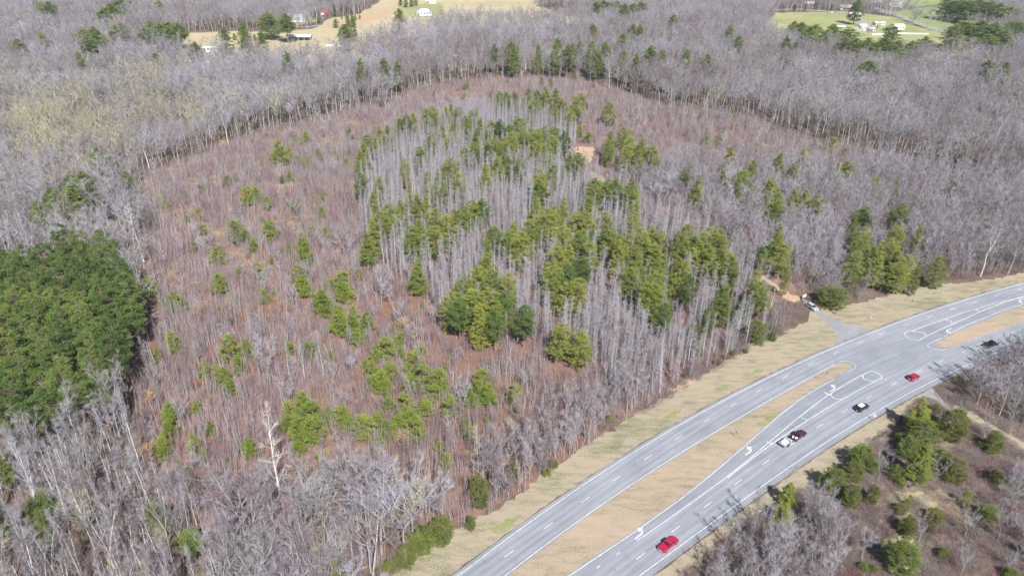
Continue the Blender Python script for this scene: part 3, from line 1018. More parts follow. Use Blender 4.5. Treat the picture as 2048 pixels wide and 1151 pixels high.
CENT = picks('f', "395,330,80 430,260,90 470,210,80 530,160,80 590,130,70 660,300,110 700,260,80 780,290,90 800,190,100 860,230,100 910,200,90 960,180,90 1010,140,80 1060,130,90 690,110,100 740,100,60 430,95,60 840,40,40 1090,370,50 1090,470,110 1040,540,120 1130,560,100 960,600,90 1010,680,140 1100,680,130 1180,680,120 880,690,70 930,730,100 1050,770,100 1140,790,80 1220,590,70 1310,770,90 1250,270,100 1290,340,100 1340,260,90 1390,240,90 1440,200,100 1480,180,80 1530,290,90 1620,210,130 1660,210,90 1640,330,110 1690,390,110 1570,400,110 1500,430,110 1480,530,110 1560,520,100 1640,480,110 1560,620,80 1620,610,80 1490,600,60 1830,330,120 1790,310,80 1860,380,100 1780,210,80 1690,110,120 1540,120,70 1380,120,80 1720,40,100 1400,30,80 1130,290,80 1210,320,50 690,490,90")
CENT += picks('b', "930,590,60 970,590,60 1020,590,80 1100,570,70 1150,580,80 1130,640,80 1200,560,70 1260,580,90 1240,670,50 1300,630,70 1340,660,60 1380,620,70 1410,600,40 1330,710,50 1575,650,70 140,900,90 170,850,80 230,800,80 280,800,70 120,950,60 350,740,70 390,740,100 430,725,60 520,700,70 550,690,80 620,680,80 650,665,40 690,690,40 530,830,70 600,800,80 660,780,60 740,740,70 780,690,50 820,760,90 880,770,90 930,770,90 990,780,80 1040,750,100 1090,760,60 1060,820,110 1110,840,90 1000,850,100 800,830,110 780,900,120 860,900,90 730,910,80 900,880,70 950,880,80 470,920,60 1150,820,80 1200,800,80 1250,800,80 1200,900,110 1150,900,70 1240,860,70 1310,840,60 1390,960,90 1340,960,80 640,1000,90 380,1000,40 510,1080,50 570,1060,40 700,1080,80 850,1030,80 920,990,80 980,980,80 1050,980,60 1240,1030,50 1170,1070,90 1160,1130,90 130,1090,50 230,1100,50 410,1140,50 1580,830,60 1660,800,60 1700,870,100 1760,880,110 1820,910,90 1680,920,90 1740,940,80 1570,880,50 1490,1110,120 1560,1120,100 1610,1130,90 1690,1130,60")
CENT += picks('k', "250,620,140 330,660,140 160,650,110 210,720,130 290,760,120 120,770,90 140,900,130 80,960,120 320,880,120 470,880,130 530,930,100 280,1000,120 220,1080,100 430,1010,80 550,1040,90 550,600,130 480,680,80 530,700,130 720,640,120 800,640,130 640,740,150 720,800,130 820,700,120 580,790,100 880,850,130 920,900,90 1110,990,90 1150,1080,90 850,1110,80 30,700,60 90,230,90 120,310,80 100,490,80")
CENT += picks('l', "450,400,120 350,200,150 1040,240,110")
RIGHT = picks('k', "1010,110,90 1080,60,60 980,170,50 850,120,50 525,120,80 640,210,70 1230,200,90 1090,280,50 1270,290,100 1290,380,100 1210,320,80 1300,580,80 1280,650,80 1220,740,140 1330,750,120 1170,790,90 1360,920,60")
RIGHT += picks('j', "740,430,160 650,490,80 1030,420,140 990,590,120 730,620,130 680,700,90 660,820,120 810,760,150 930,720,180 1000,800,200 850,850,110 1020,900,140 1100,830,110 1180,590,80 1340,850,100 1170,900,60 250,290,100 350,340,120 160,280,110 830,190,60 1000,190,60 600,50,80 520,60,50 150,80,70 1460,220,50")
RIGHT += picks('c', "1010,1000,70 955,1010,50 615,950,80 700,1030,70 760,920,60 325,920,70 395,1060,80 460,1010,50 290,1050,40 560,1110,90 60,1050,60 140,1120,80 450,1140,50")
PAIR = [(1122, 678, 40, None), (1161, 690, 46, None)]
ROADCED = picks('l', "770,560,150,200 790,700,130,160 900,420,130,300 1130,390,130,220 1260,310,150,160 1400,530,170,230 1570,570,70,90 1575,490,50,80 1370,80,120,140 1450,200,100,200 1190,590,60,60 1165,675,35,50 1155,745,45,60 1075,785,45,50 1000,835,60,55 1290,720,45,45 775,910,40,60 660,970,40,50")
ROADCED += picks('g', "820,880,140,150 700,950,150,130 620,1030,110,100 520,1090,60,70 740,920,60,150 1000,840,50,90 1480,495,50,50 1240,540,60,120 550,930,40,50 1050,650,110,220")
ROADCED += picks('j', "480,1085,200,150")
SECED = picks('h', "1490,600,190,230 1810,750,120,150 1230,700,210,200 1110,790,140,180 1370,890,130,150 1480,980,150,160 730,880,200,170 660,990,140,160 480,1060,180,200 1830,1030,110,90 1050,720,90,90 1330,480,60,70")
SECED += picks('i', "640,490,120,200 820,480,90,170 1040,600,90,70 1095,740,120,150 1320,660,110,80 1050,990,210,240 735,1070,70,70 825,1090,60,50 1770,640,120,120 1295,760,50,100 1000,300,100,130 1040,380,70,70 1385,960,80,60 1940,1130,100,60 2030,920,50,100")
SEPINE = picks('h', "1190,540,200,250 1210,920,230,300") + picks('i', "120,480,160,200 80,650,170,160")
SESAP = picks('i', "1580,530,60,120 1105,540,50,90")
LEFTCON = picks('a', "580,960,90 430,1120,120 500,1110,100 750,1090,80") + picks('d', "450,60,110 540,50,90 340,110,100 240,170,90 310,80,80")
LEFTLOW = picks('e', "1120,960,115 920,800,100 260,750,80 200,790,70 240,850,70 20,560,80 20,820,60 1970,1110,60")
FAR = picks('a', "490,220,80 520,270,80 560,250,70 650,70,80 620,90,70 720,30,80 690,50,70 600,110,70 880,170,60 940,190,80 980,180,80 1040,180,70 930,45,40 720,190,70 680,200,60 250,50,60 290,55,60 910,365,40 1310,210,50 1420,180,50 1440,235,50 1530,230,45 1670,130,60 1570,120,80 1145,300,50 470,370,30 1680,365,40 255,250,30 110,280,50 2010,190,50 850,220,60 1000,215,60 560,215,50")
FAR += picks('b', "1000,300,60 1015,330,50 900,310,40 1160,310,30 1270,270,45 1260,310,35 1330,320,45 1360,300,45 1400,285,30 1470,300,40 1500,340,45 1550,310,55 1655,350,45 1730,370,30 1480,190,45 1650,245,55 1710,190,45 1750,195,35 1815,325,55 1880,340,40 1950,125,40 2020,350,40 120,405,40 260,400,50 335,410,40 30,190,55 1540,45,70 1500,55,50 1580,50,50 1710,60,60 1760,50,50 1660,70,40 1620,50,50 45,130,25 75,130,25 345,95,45")
FAR += picks('c', "195,370,75 325,195,40 375,260,40 70,350,30 1130,410,85 740,175,80 820,190,80 790,210,60 700,165,50 930,195,70 890,220,60 1020,210,90 990,270,70 1050,280,80 1130,275,80 1230,270,60 1300,290,60 1385,290,60 1465,260,60 1270,195,65 655,260,40 710,285,30 1690,175,90 1640,190,60 1790,170,80 1870,180,60 1920,225,80 1830,250,80 1960,80,90 1720,40,80 1680,30,60 1780,30,70 1850,40,50 1830,410,60 1930,420,40 1990,160,80 2020,180,60 1070,40,45 1900,60,60 1600,20,60 1640,40,50")

NUMS = {'young_pine': 0}
EVER = []                # ground positions kept free of other trees: x, y, radius


def put(kind, lst, H, zc, label, cat, group, wmul=1.0, hvar=.12, hfun=None, vsel=None):
    lab = label if callable(label) else (lambda px, py, W, h: label)
    for k, (px, py, wpx, hpx) in enumerate(lst):
        x, y = (float(q) for q in G(px, py, 3.0))
        W = wpx * SLANT(x, y, 3) / FOC * wmul
        if hfun:
            h = hfun(W, hpx * SLANT(x, y, 3) / FOC if hpx else None)
        else:
            h = H
        h *= rnd.uniform(1 - hvar, 1 + hvar)
        x, y = (float(q) for q in G(px, py, h * zc))
        W = max(W, 1.2)
        if kind == 'pine_tree' and W > 7.4:
            W = 7.4 + (W - 7.4) * .3
        EVER.append((x, y, W * .42 if zc < .6 else W * .36))
        if h > 9:
            dd = math.hypot(x, y)
            for back in (3.5, 7.0):
                EVER.append((x - x / dd * back, y - y / dd * back, W * (.40 if back < 5 else .28)))
        plant(kind, (vsel if vsel is not None else rnd.randrange(99)), x, y, h, W * rnd.uniform(.98, 1.12), lab(px, py, W, h), cat, group)


def size_word(W, a, b):
    return 'small' if W < a else ('large' if W > b else 'medium-sized')


def bush_label(px, py, W, h):
    z = ('at the far end of the thicket' if py < 300 else 'in the upper thicket' if py < 520 else 'in the middle thicket' if py < 720 else 'in the lower thicket')
    s = 'west of its centre' if px < 420 else 'near the grey pole stand' if px < 760 else 'on the road side'
    return '%s bright young pine %s, %s' % (size_word(W, 3.0, 5.2), z, s)


def cent_label(px, py, W, h):
    z = 'at the far tip' if py < 240 else 'in the far half' if py < 390 else 'in the middle' if py < 560 else 'on the near edge'
    s = 'west side' if px < 900 else 'core' if px < 1230 else 'road side'
    return '%s olive green pine %s of the grey pole stand, %s' % ('slender' if W < 4.3 else 'wide' if W > 7 else 'full', z, s)


def right_label(px, py, W, h):
    z = 'near the verge' if py > 470 else 'halfway in' if py > 380 else 'deep'
    s = 'behind the parked car track' if px < 1640 else 'east of the track'
    return '%s dark olive pine %s in the grey wood %s' % (size_word(W, 3.5, 6), z, s)


for _ in range(400):
    q = (rnd.uniform(290, 1250), rnd.uniform(190, 960))
    if len(BUSH) < 285 and inpoly(np.array([q[0]]), np.array([q[1]]), THICK)[0] and not inpoly(np.array([q[0]]), np.array([q[1]]), P2("715,440 722,350 770,305 880,252 1040,232 1235,385 1480,548 1490,690 1310,792 1080,700 850,602"))[0]:
        BUSH.append((q[0], q[1], rnd.uniform(.9, 2.2) * FOC / SLANT(*[float(c) for c in G(*q)], 0), None))
put('young_pine', BUSH, 0, .45, bush_label, 'young pine', 'young pines in the red thicket', hfun=lambda W, h: 1.0 + W * 1.2, wmul=.95)
put('pine_tree', CENT, 16.0, .6, cent_label, 'pine tree', 'pines among the grey poles', wmul=1.42)
put('pine_tree', RIGHT, 14, .6, right_label, 'pine tree', 'pines in the wood above the highway', wmul=1.15)
put('pine_tree', PAIR[:1], 15, .6, 'slimmer pine of the pair standing alone before the grey poles', 'pine tree', None, vsel=0)
put('pine_tree', PAIR[1:], 15, .6, 'broader pine of the pair standing alone before the grey poles', 'pine tree', None, vsel=5)


def ced_label(px, py, W, h):
    if px > 1640:
        return 'broad dark cedar right beside the parked silver car'
    z = 'at the low corner of the verge' if py > 1020 else 'halfway along the wooded verge' if py > 760 else 'by the clay bank at the verge'
    return '%s %s olive cedar %s' % ('tiny' if W < 2.2 else 'small' if W < 4 else 'big', 'squat' if h < W * 1.2 else 'upright', z)


put('cedar_tree', ROADCED, 0, .5, ced_label, 'cedar', 'cedars along the upper verge', hfun=lambda W, h: max(W * .72, min(h * 1.1, 13)))


def se_label(px, py, W, h):
    z = 'near the highway shoulder' if py < 960 and px < 1840 else 'by the farm track' if px > 1880 and py < 960 else 'low in the brushy field' if py > 1060 else 'in the middle of the brushy field'
    s = 'facing the queue of traffic' if px < 1760 else 'on the far side'
    return '%s %s cedar %s %s' % ('tiny' if W < 2.2 else 'small' if W < 3.6 else 'big', 'squat' if h < W * 1.15 else 'upright', z, s)


put('cedar_tree', SECED, 0, .5, se_label, 'cedar', 'cedars in the brushy field', hfun=lambda W, h: max(W * .9, h * 1.05))
for q, lb in zip(SEPINE, ('bright green pine casting a jagged shadow on the verge by the farm track', 'tallest bright green pine in the clump of cedars below the highway',
                          'open-crowned pale green pine on the lower verge edge', 'dense bright pine under the open-crowned pine')):
    put('pine_tree', [q], 0, .5, lb, 'pine tree', None, hfun=lambda W, h: h * 1.2, vsel=4, wmul=.95)
for q, lb in zip(SESAP, ('thin lime green sapling in dry grass, farther from the highway', 'thin lime green sapling in brush, nearer the highway')):
    put('young_pine', [q], 0, .5, lb, 'sapling', None, hfun=lambda W, h: h * 1.1, vsel=1)


def left_label(px, py, W, h):
    z = 'beside the corner of the dense pine block' if py < 600 else 'below the dense pine block'
    return '%s dark conifer in the grey wood %s' % (size_word(W, 5, 8.5), z)


put('evergreen_tree', LEFTLOW, 11, .6, left_label, 'evergreen', 'conifers in the western grey wood')
put('evergreen_tree', LEFTCON, 20, .6, left_label, 'evergreen', 'conifers in the western grey wood')


def far_label(px, py, W, h):
    z = 'beyond the farmsteads' if py < 40 else 'at the near edge of the farm fields' if py < 110 else 'in the far grey wood'
    s = 'to the west' if px < 500 else 'behind the hay field' if px < 900 else 'behind the thicket' if px < 1500 else 'below the pasture'
    return '%s dark evergreen %s %s' % (size_word(W, 6, 10), z, s)


CROP3 = [(350 + x / 7.585, y / 7.585, w / 7.585, None) for x, y, w in ((1400, 270, 190), (1690, 320, 130), (750, 540, 120), (1030, 470, 110), (1100, 610, 120), (1320, 590, 110), (1210, 570, 60), (60, 440, 160), (900, 560, 70))]
CROP4 = [(550 + x / 5.851, y / 5.851, w / 5.851, None) for x, y, w in ((700, 150, 60), (510, 240, 50), (710, 275, 70), (860, 270, 50), (915, 270, 60), (940, 210, 40), (820, 390, 100), (1470, 30, 60), (1530, 40, 70), (1600, 35, 70), (1650, 25, 60), (1465, 190, 80), (990, 200, 30), (780, 200, 25))]
CROP1 = [(1530 + x / 7.585, y / 7.585, w / 7.585, None) for x, y, w in ((1390, 100, 120), (800, 30, 110), (1010, 115, 70), (450, 120, 60), (620, 120, 60))]


def farm_label(px, py, W, h):
    return '%s dark cedar %s' % (size_word(W, 5, 9), 'by the white farmhouse' if px < 600 else 'on the clay slope east of the farmhouse' if px < 720 else 'beside the grey-roofed bungalow' if px < 1000 else 'in the yards by the black garage')


put('evergreen_tree', CROP3 + CROP4 + CROP1, 0, .5, farm_label, 'evergreen', 'cedars round the farmsteads', hfun=lambda W, h: 3 + W * .9, vsel=1, wmul=.82)
put('evergreen_tree', FAR, 24, .72, far_label, 'evergreen', 'evergreens in the far woods', hvar=.1, wmul=1.3)

# the dense planted pine block on the west side
PLANT_TOP = P2("-140,484 0,472 60,480 120,462 165,470 212,472 232,508 252,552 258,600 240,650 222,690 196,722 184,764 140,762 100,782 30,800 -140,822")
x0, y0 = G(np.array([p[0] for p in PLANT_TOP]), np.array([p[1] for p in PLANT_TOP]), 21.0)
blk = []
yy = min(y0)
row = 0
while yy < max(y0):
    xx = min(x0) + (3.0 if row % 2 else 0)
    while xx < max(x0):
        a, b = xx + rnd.gauss(0, .9), yy + rnd.gauss(0, .9)
        if inpoly(np.array([PIX(a, b, 21)[0]]), np.array([PIX(a, b, 21)[1]]), PLANT_TOP)[0]:
            blk.append((a, b))
        xx += 6.7
    yy += 6.1
    row += 1
for a, b in blk:
    px, py = (float(q) for q in PIX(a, b, 22))
    W = rnd.uniform(6.4, 9.2)
    H = rnd.uniform(18.5, 26.5)
    z = 'back rows' if py < 560 else 'middle rows' if py < 690 else 'front rows'
    s = 'near the thicket' if px > 160 else 'inner side'
    EVER.append((a, b, 2.5))
    plant('tall_pine', rnd.randrange(9), a, b, H, W, '%s deep green tall pine in the %s of the dense block, %s' % ('narrower' if W < 7.3 else 'wide-crowned', z, s), 'pine tree', 'tall pines of the dense block')
EVER = np.array(EVER)


# ------------------------------------------------------------------ leafless woods
def free(x, y, pad=0.0):
    """not on road, verge, field or in an evergreen"""
    px, py = PIX(x, y)
    ok = ~inpoly(px, py, NW_EDGE + SE_EDGE)
    for pl in (FIELD_L, FIELD_LAWN, FIELD_G, FIELD_G2):
        ok &= ~inpoly(px, py, pl)
    ok &= ~inpoly(px, py, DW) & ~inpoly(px, py, E2)
    for pl in CLAY:
        ok &= ~inpoly(px, py, pl)
    return ok


def clear_of(x, y, r):
    ok = np.ones(len(x), bool)
    for ex, ey, er in EVER:
        ok &= (x - ex) ** 2 + (y - ey) ** 2 > (er + r) ** 2
    return ok


CLAY = [P2("1142,290 1194,288 1196,325 1186,350 1154,350 1144,315"), P2("1174,342 1236,372 1230,395 1205,390 1175,365"), P2("1496,541 1545,553 1612,598 1600,606 1560,606 1530,590 1500,568"),
        P2("1560,560 1612,583 1650,606 1640,618 1605,606 1560,590"), P2("1602,598 1640,592 1668,640 1640,648 1612,624"), P2("1895,803 1965,832 2075,890 2075,915 2000,868 1925,838")]
POLES = P2("722,350 770,305 880,252 960,232 1040,232 1140,262 1160,300 1190,350 1235,385 1300,432 1400,482 1480,548 1545,606 1535,640 1490,690 1400,742 1310,792 1230,772 1160,728 1080,700 980,690 890,655 850,602 790,560 740,520 715,440")
ROADSTRIP = P2("930,1048 960,985 1000,930 1080,880 1150,832 1230,790 1320,780 1260,833 1150,903 1045,983 960,1033")
MIXED = P2("1235,372 1330,345 1500,338 1650,352 1760,345 1900,352 2048,365 2300,360 2300,480 2048,540 1870,562 1740,596 1680,608 1640,600 1600,590 1500,540 1420,462 1330,420")
LOWWOOD = P2("-400,900 0,832 110,822 205,800 262,850 290,950 330,1010 420,1062 540,1072 660,1040 760,1010 880,1010 940,1040 870,1075 790,1138 700,1218 560,1330 400,1700 -900,1700")
BLOCKG = [tuple(q) for q in zip(*PIX(np.array([p for p in x0]), np.array([p for p in y0]), 0.0))]


def grid(spacing, xr, yr, jit=.45):
    xs = np.arange(xr[0], xr[1], spacing)
    ys = np.arange(yr[0], yr[1], spacing)
    X, Y = np.meshgrid(xs, ys)
    X = X.ravel() + nr.uniform(-jit, jit, X.size) * spacing
    Y = Y.ravel() + nr.uniform(-jit, jit, Y.size) * spacing
    return X, Y


def near_view(X, Y, m=160, top=-45, low=1560):
    px, py = PIX(X, Y)
    return (px > -m) & (px < 2048 + m) & (py > top) & (py < low)


def region(px, py):
    z = ('lower wood beneath the dense pine block' if py > 790 and px < 420 else 'lower wood beside the verge corner' if py > 960 and px < 1000 else 'wood west of the thicket' if px < 480 and py > 240
         else 'far wood past the thicket' if py < 240 and px < 1500 else 'wood east of the thicket' if px > 1230 and py < 620 else 'grove below the highway' if px > 1300 else 'thicket')
    return z


def mass(kind, X, Y, H, W, n_ind, label, cat, group, mass_name, mass_label, lean=.03, pick=None):
    """the n_ind that show largest are trees of their own, the rest one object"""
    px, py = PIX(X, Y)
    tx, ty = PIX(X, Y, H * .8)
    vis = (tx > 5) & (tx < 2043) & (ty > 5) & (ty < 1146)
    size = np.where(vis, H / np.sqrt(X ** 2 + Y ** 2 + CAMH ** 2), 0)
    order = np.argsort(-size)
    nv = len(VAR[kind])
    v = nr.randint(0, nv, len(X)) if pick is None else pick
    lx, ly = nr.normal(0, lean, len(X)), nr.normal(0, lean, len(X))
    for i in order[:n_ind]:
        i = int(i)
        tilt = math.hypot(lx[i], ly[i])
        plant(kind, int(v[i]), float(X[i]), float(Y[i]), float(H[i]), float(W[i]), label(float(px[i]), float(py[i]), float(W[i]), float(H[i]), int(v[i]), tilt), cat, group, lean=(float(lx[i]), float(ly[i])))
    rest = order[n_ind:]
    if len(rest):
        h0, w0 = VAR[kind][0][3], VAR[kind][0][4]
        P = np.stack([X, Y, np.zeros(len(X)), W / w0, H / h0, nr.uniform(0, 6.28, len(X)), lx, ly, v], 1)[rest]
        scatter(mass_name, proto_collection(kind), P, mass_label, cat)
    return len(X)


# tall grey woods all round
X, Y = grid(5.7, (-700, 760), (60, 560))
X2, Y2 = grid(6.9, (-760, 860), (560, 1010))
X3, Y3 = grid(6.0, (-330, 60), (60, 220))
px, py = PIX(X3, Y3)
k = inpoly(px, py, LOWWOOD)
X, Y = np.concatenate([X, X2, X3[k]]), np.concatenate([Y, Y2, Y3[k]])
k = near_view(X, Y)
X, Y = X[k], Y[k]
px, py = PIX(X, Y)
k = free(X, Y) & ~inpoly(px, py, THICK) & ~inpoly(px, py, POLES) & ~inpoly(px, py, MIXED) & ~inpoly(px, py, SEF) & ~inpoly(px, py, BLOCKG)
k &= ~((px > 1640) & (py > 560) & (py < 720)) & ~((px > 1300) & (py > 625))
X, Y = X[k], Y[k]
k = clear_of(X, Y, .8)
X, Y = X[k], Y[k]
px, py = PIX(X, Y)
H = nr.normal(19.5, 3.2, len(X)).clip(11, 26)
H = np.where((px < 420) & (py > 230) & (py < 400), H * nr.uniform(.6, .9, len(X)), H)
W = H * nr.uniform(.30, .62, len(X))
v = nr.randint(0, 7, len(X))
v = np.where(nr.rand(len(X)) < .62, np.array([1, 3, 4, 6])[nr.randint(0, 4, len(X))], v)
v = np.where((px < 480) & (py > 760) & (nr.rand(len(X)) < .75), np.array([0, 2, 5])[nr.randint(0, 3, len(X))], v)
W = np.where((px < 480) & (py > 760), H * nr.uniform(.26, .42, len(X)), W)
olive = np.exp(-((px - 110) / 150) ** 2 - ((py - 290) / 55) ** 2) + .3 * np.exp(-((px - 330) / 200) ** 2 - ((py - 230) / 60) ** 2) + .03
v = np.where(nr.rand(len(X)) < olive * .9, 7, v)


def bare_label(px, py, W, H, v, tilt):
    return '%s %s bare grey tree, %s, in the %s' % ('tall' if H > 20 else 'shorter', 'leaning' if tilt > .045 else 'straight', 'narrow-topped' if W < 7.5 else 'wide-topped', region(px, py))


nbt = mass('bare_tree', X, Y, H, W, 300, bare_label, 'bare tree', 'tall bare trees of the grey woods', 'bare_woodland', 'grey leafless woodland spreading round the thicket to the farms', pick=v, lean=.022)

# slim grey poles
X, Y = grid(3.0, (-160, 200), (150, 470))
px, py = PIX(X, Y)
k = inpoly(px, py, POLES) & free(X, Y)
X, Y = X[k], Y[k]
k = clear_of(X, Y, .6)
X, Y = X[k], Y[k]
H = nr.normal(13.8, 2.2, len(X)).clip(8, 19)
W = H * nr.uniform(.14, .25, len(X))


def pole_label(px, py, W, H, v, tilt):
    z = 'far half' if py < 420 else 'middle' if py < 580 else 'near edge'
    s = 'west side' if px < 960 else 'core' if px < 1230 else 'road side'
    return '%s %s slim bare tree in the %s of the pole stand, %s' % ('tall' if H > 13.8 else 'short', 'pale-barked' if v % 2 else 'grey-barked', z, s)


nsp = mass('slim_bare_tree', X, Y, H, W, 300, pole_label, 'bare tree', 'slim bare trees of the pole stand', 'pole_stand', 'dense stand of slim pale leafless poles among the pines', lean=.02)

# medium trees: mixed wood on the east, roadside strip, scattered in the thicket and below the highway
X, Y = grid(4.0, (20, 420), (190, 470))
px, py = PIX(X, Y)
k = inpoly(px, py, MIXED)
X, Y = X[k], Y[k]
H = nr.normal(11.5, 3.0, len(X)).clip(5, 18)
Xb, Yb = grid(3.6, (-60, 120), (110, 260))
px, py = PIX(Xb, Yb)
k = inpoly(px, py, ROADSTRIP)
Xb, Yb = Xb[k], Yb[k]
Hb = nr.normal(11, 1.8, len(Xb)).clip(6, 15)
Xc, Yc = grid(10.0, (-250, 260), (110, 500))
px, py = PIX(Xc, Yc)
k = inpoly(px, py, THICK) & ~inpoly(px, py, POLES) & ~inpoly(px, py, MIXED)
Xc, Yc = Xc[k], Yc[k]
Hc = nr.normal(8.5, 1.8, len(Xc)).clip(5, 14)
SEG1 = P2("1400,1150 1470,1060 1560,1040 1660,1050 1680,1120 1650,1250 1380,1250")
SEG2 = P2("1900,790 1990,740 2060,700 2300,650 2300,930 2120,900 1975,820")
SEG3 = P2("1960,1000 2048,960 2200,1100 2100,1200 2000,1100")
Xd, Yd = grid(3.3, (30, 330), (80, 260))
px, py = PIX(Xd, Yd)
k = inpoly(px, py, SEG1) | inpoly(px, py, SEG2) | (inpoly(px, py, SEG3) & (nr.rand(len(px)) < .5))
Xd, Yd = Xd[k], Yd[k]
Hd = np.where(inpoly(px[k], py[k], SEG2), nr.normal(11.5, 1.8, len(Xd)), nr.normal(9.5, 1.6, len(Xd))).clip(6, 15)
X, Y, H = np.concatenate([X, Xb, Xc, Xd]), np.concatenate([Y, Yb, Yc, Yd]), np.concatenate([H, Hb, Hc, Hd])
k = free(X, Y) & clear_of(X, Y, .5)
X, Y, H = X[k], Y[k], H[k]
W = H * nr.uniform(.42, .68, len(X))


def mid_label(px, py, W, H, v, tilt):
    s = 'near the road' if (py > 520 or px > 1700) else 'off the road'
    return '%s %s young bare tree, %s, %s' % ('tall' if H > 10.5 else 'low', 'narrow' if W < 5.4 else 'bushy', region(px, py), s)


nyb = mass('young_bare_tree', X, Y, H, W, 300, mid_label, 'bare tree', 'young bare trees of the mixed woods', 'young_woodland', 'young grey leafless wood between thicket and highway', lean=.05)

# reddish sapling thicket and low brush
X, Y = grid(2.35, (-300, 460), (105, 640))
px, py = PIX(X, Y)
low = inpoly(px, py, LOWWOOD) & (nr.rand(len(px)) < .5)
k = (inpoly(px, py, THICK) | inpoly(px, py, MIXED) | low) & free(X, Y) & ~inpoly(px, py, P2('255,545 312,570 326,640 305,700 285,760 255,812 205,835 150,840 200,720'))
X, Y, px, py = X[k], Y[k], px[k], py[k]
dens = np.where(inpoly(px, py, POLES), .45, np.where(inpoly(px, py, MIXED), .6, .92))
# leave gaps as on the real slope
gap = np.sin(X * .11 + 2 * np.sin(Y * .05)) * np.sin(Y * .13 + 1.7 * np.sin(X * .06)) + nr.normal(0, .35, len(X))
k = (nr.rand(len(X)) < dens) & (gap < .95)
X, Y, px, py = X[k], Y[k], px[k], py[k]
k = clear_of(X, Y, -.1)
X, Y, px, py = X[k], Y[k], px[k], py[k]
fld = np.sin(X * .07 + 2.2 * np.sin(Y * .043 + 1)) * np.sin(Y * .083 + 2 * np.sin(X * .051)) + nr.normal(0, .22, len(X))
vs = nr.randint(0, 6, len(X))
vs = np.where(fld > .86, nr.randint(6, 8, len(X)), vs)
vs = np.where(fld < -.92, 8, vs)
hs = nr.uniform(.65, 1.25, len(X)) * np.where(py < 300, .75, 1.0) * (1 + .25 * np.sin(X * .045) * np.sin(Y * .038))
P = np.stack([X, Y, np.zeros(len(X)), nr.uniform(.85, 1.15, len(X)), hs, nr.uniform(0, 6.28, len(X)), nr.normal(0, .04, len(X)), nr.normal(0, .04, len(X)), vs], 1)
scatter('sapling_thicket', proto_collection('sapling'), P, 'reddish thicket of leafless saplings covering the old clearing', 'thicket')
nth = len(X)
# brush: field below the highway, forest edges
X, Y = grid(1.75, (-20, 330), (70, 320))
px, py = PIX(X, Y)
k = (inpoly(px, py, SEF) & free(X, Y)) | (free(X, Y) & (inpoly(px, py, P2("1600,625 1640,590 1700,600 1870,560 2048,540 2200,500 2200,470 2048,500 1870,530 1740,570 1640,575 1560,600 1500,640 1440,700 1330,785 1260,830 1330,800 1450,728 1560,672"))))
X, Y, px, py = X[k], Y[k], px[k], py[k]
gap = np.sin(X * .21 + 2 * np.sin(Y * .09)) * np.sin(Y * .19 + 1.7 * np.sin(X * .1)) + nr.normal(0, .3, len(X))
k = (gap < .95) & ~(inpoly(px, py, P2('1745,1000 1800,985 1880,975 1960,1015 1945,1050 1880,1035 1830,1050 1780,1062')) & (nr.rand(len(px)) < .5)) & ~(inpoly(px, py, P2('1755,1095 1790,1065 1830,1075 1845,1110 1825,1145 1785,1140 1770,1115')) & (nr.rand(len(px)) < .8))
X, Y = X[k], Y[k]
k = clear_of(X, Y, -.3)
X, Y = X[k], Y[k]
P = np.stack([X, Y, np.zeros(len(X)), nr.uniform(.7, 1.2, len(X)), nr.uniform(.5, 1.3, len(X)), nr.uniform(0, 6.28, len(X)), np.zeros(len(X)), np.zeros(len(X)), nr.randint(0, 4, len(X))], 1)
scatter('low_brush', proto_collection('brush'), P, 'brown leafless brush and brambles along the wood edges', 'brush')
print('counts bare', nbt, 'slim', nsp, 'young', nyb, 'thicket', nth, 'brush', len(X), 'block', len(blk), 'bush', len(BUSH), 'cent', len(CENT), 'right', len(RIGHT), 'far', len(FAR))


# ------------------------------------------------------------------ single bare trees that stand out
def lone(kind, v, px, py, H, W, label, lean=None, rz=None):
    x, y = (float(q) for q in G(px, py))
    plant(kind, v, x, y, H, W, label, 'bare tree', None, lean=lean, rz=rz)


def T(t, x, y):
    ox, oy, sc = TILES[t]
    return ox + x / sc, oy + y / sc


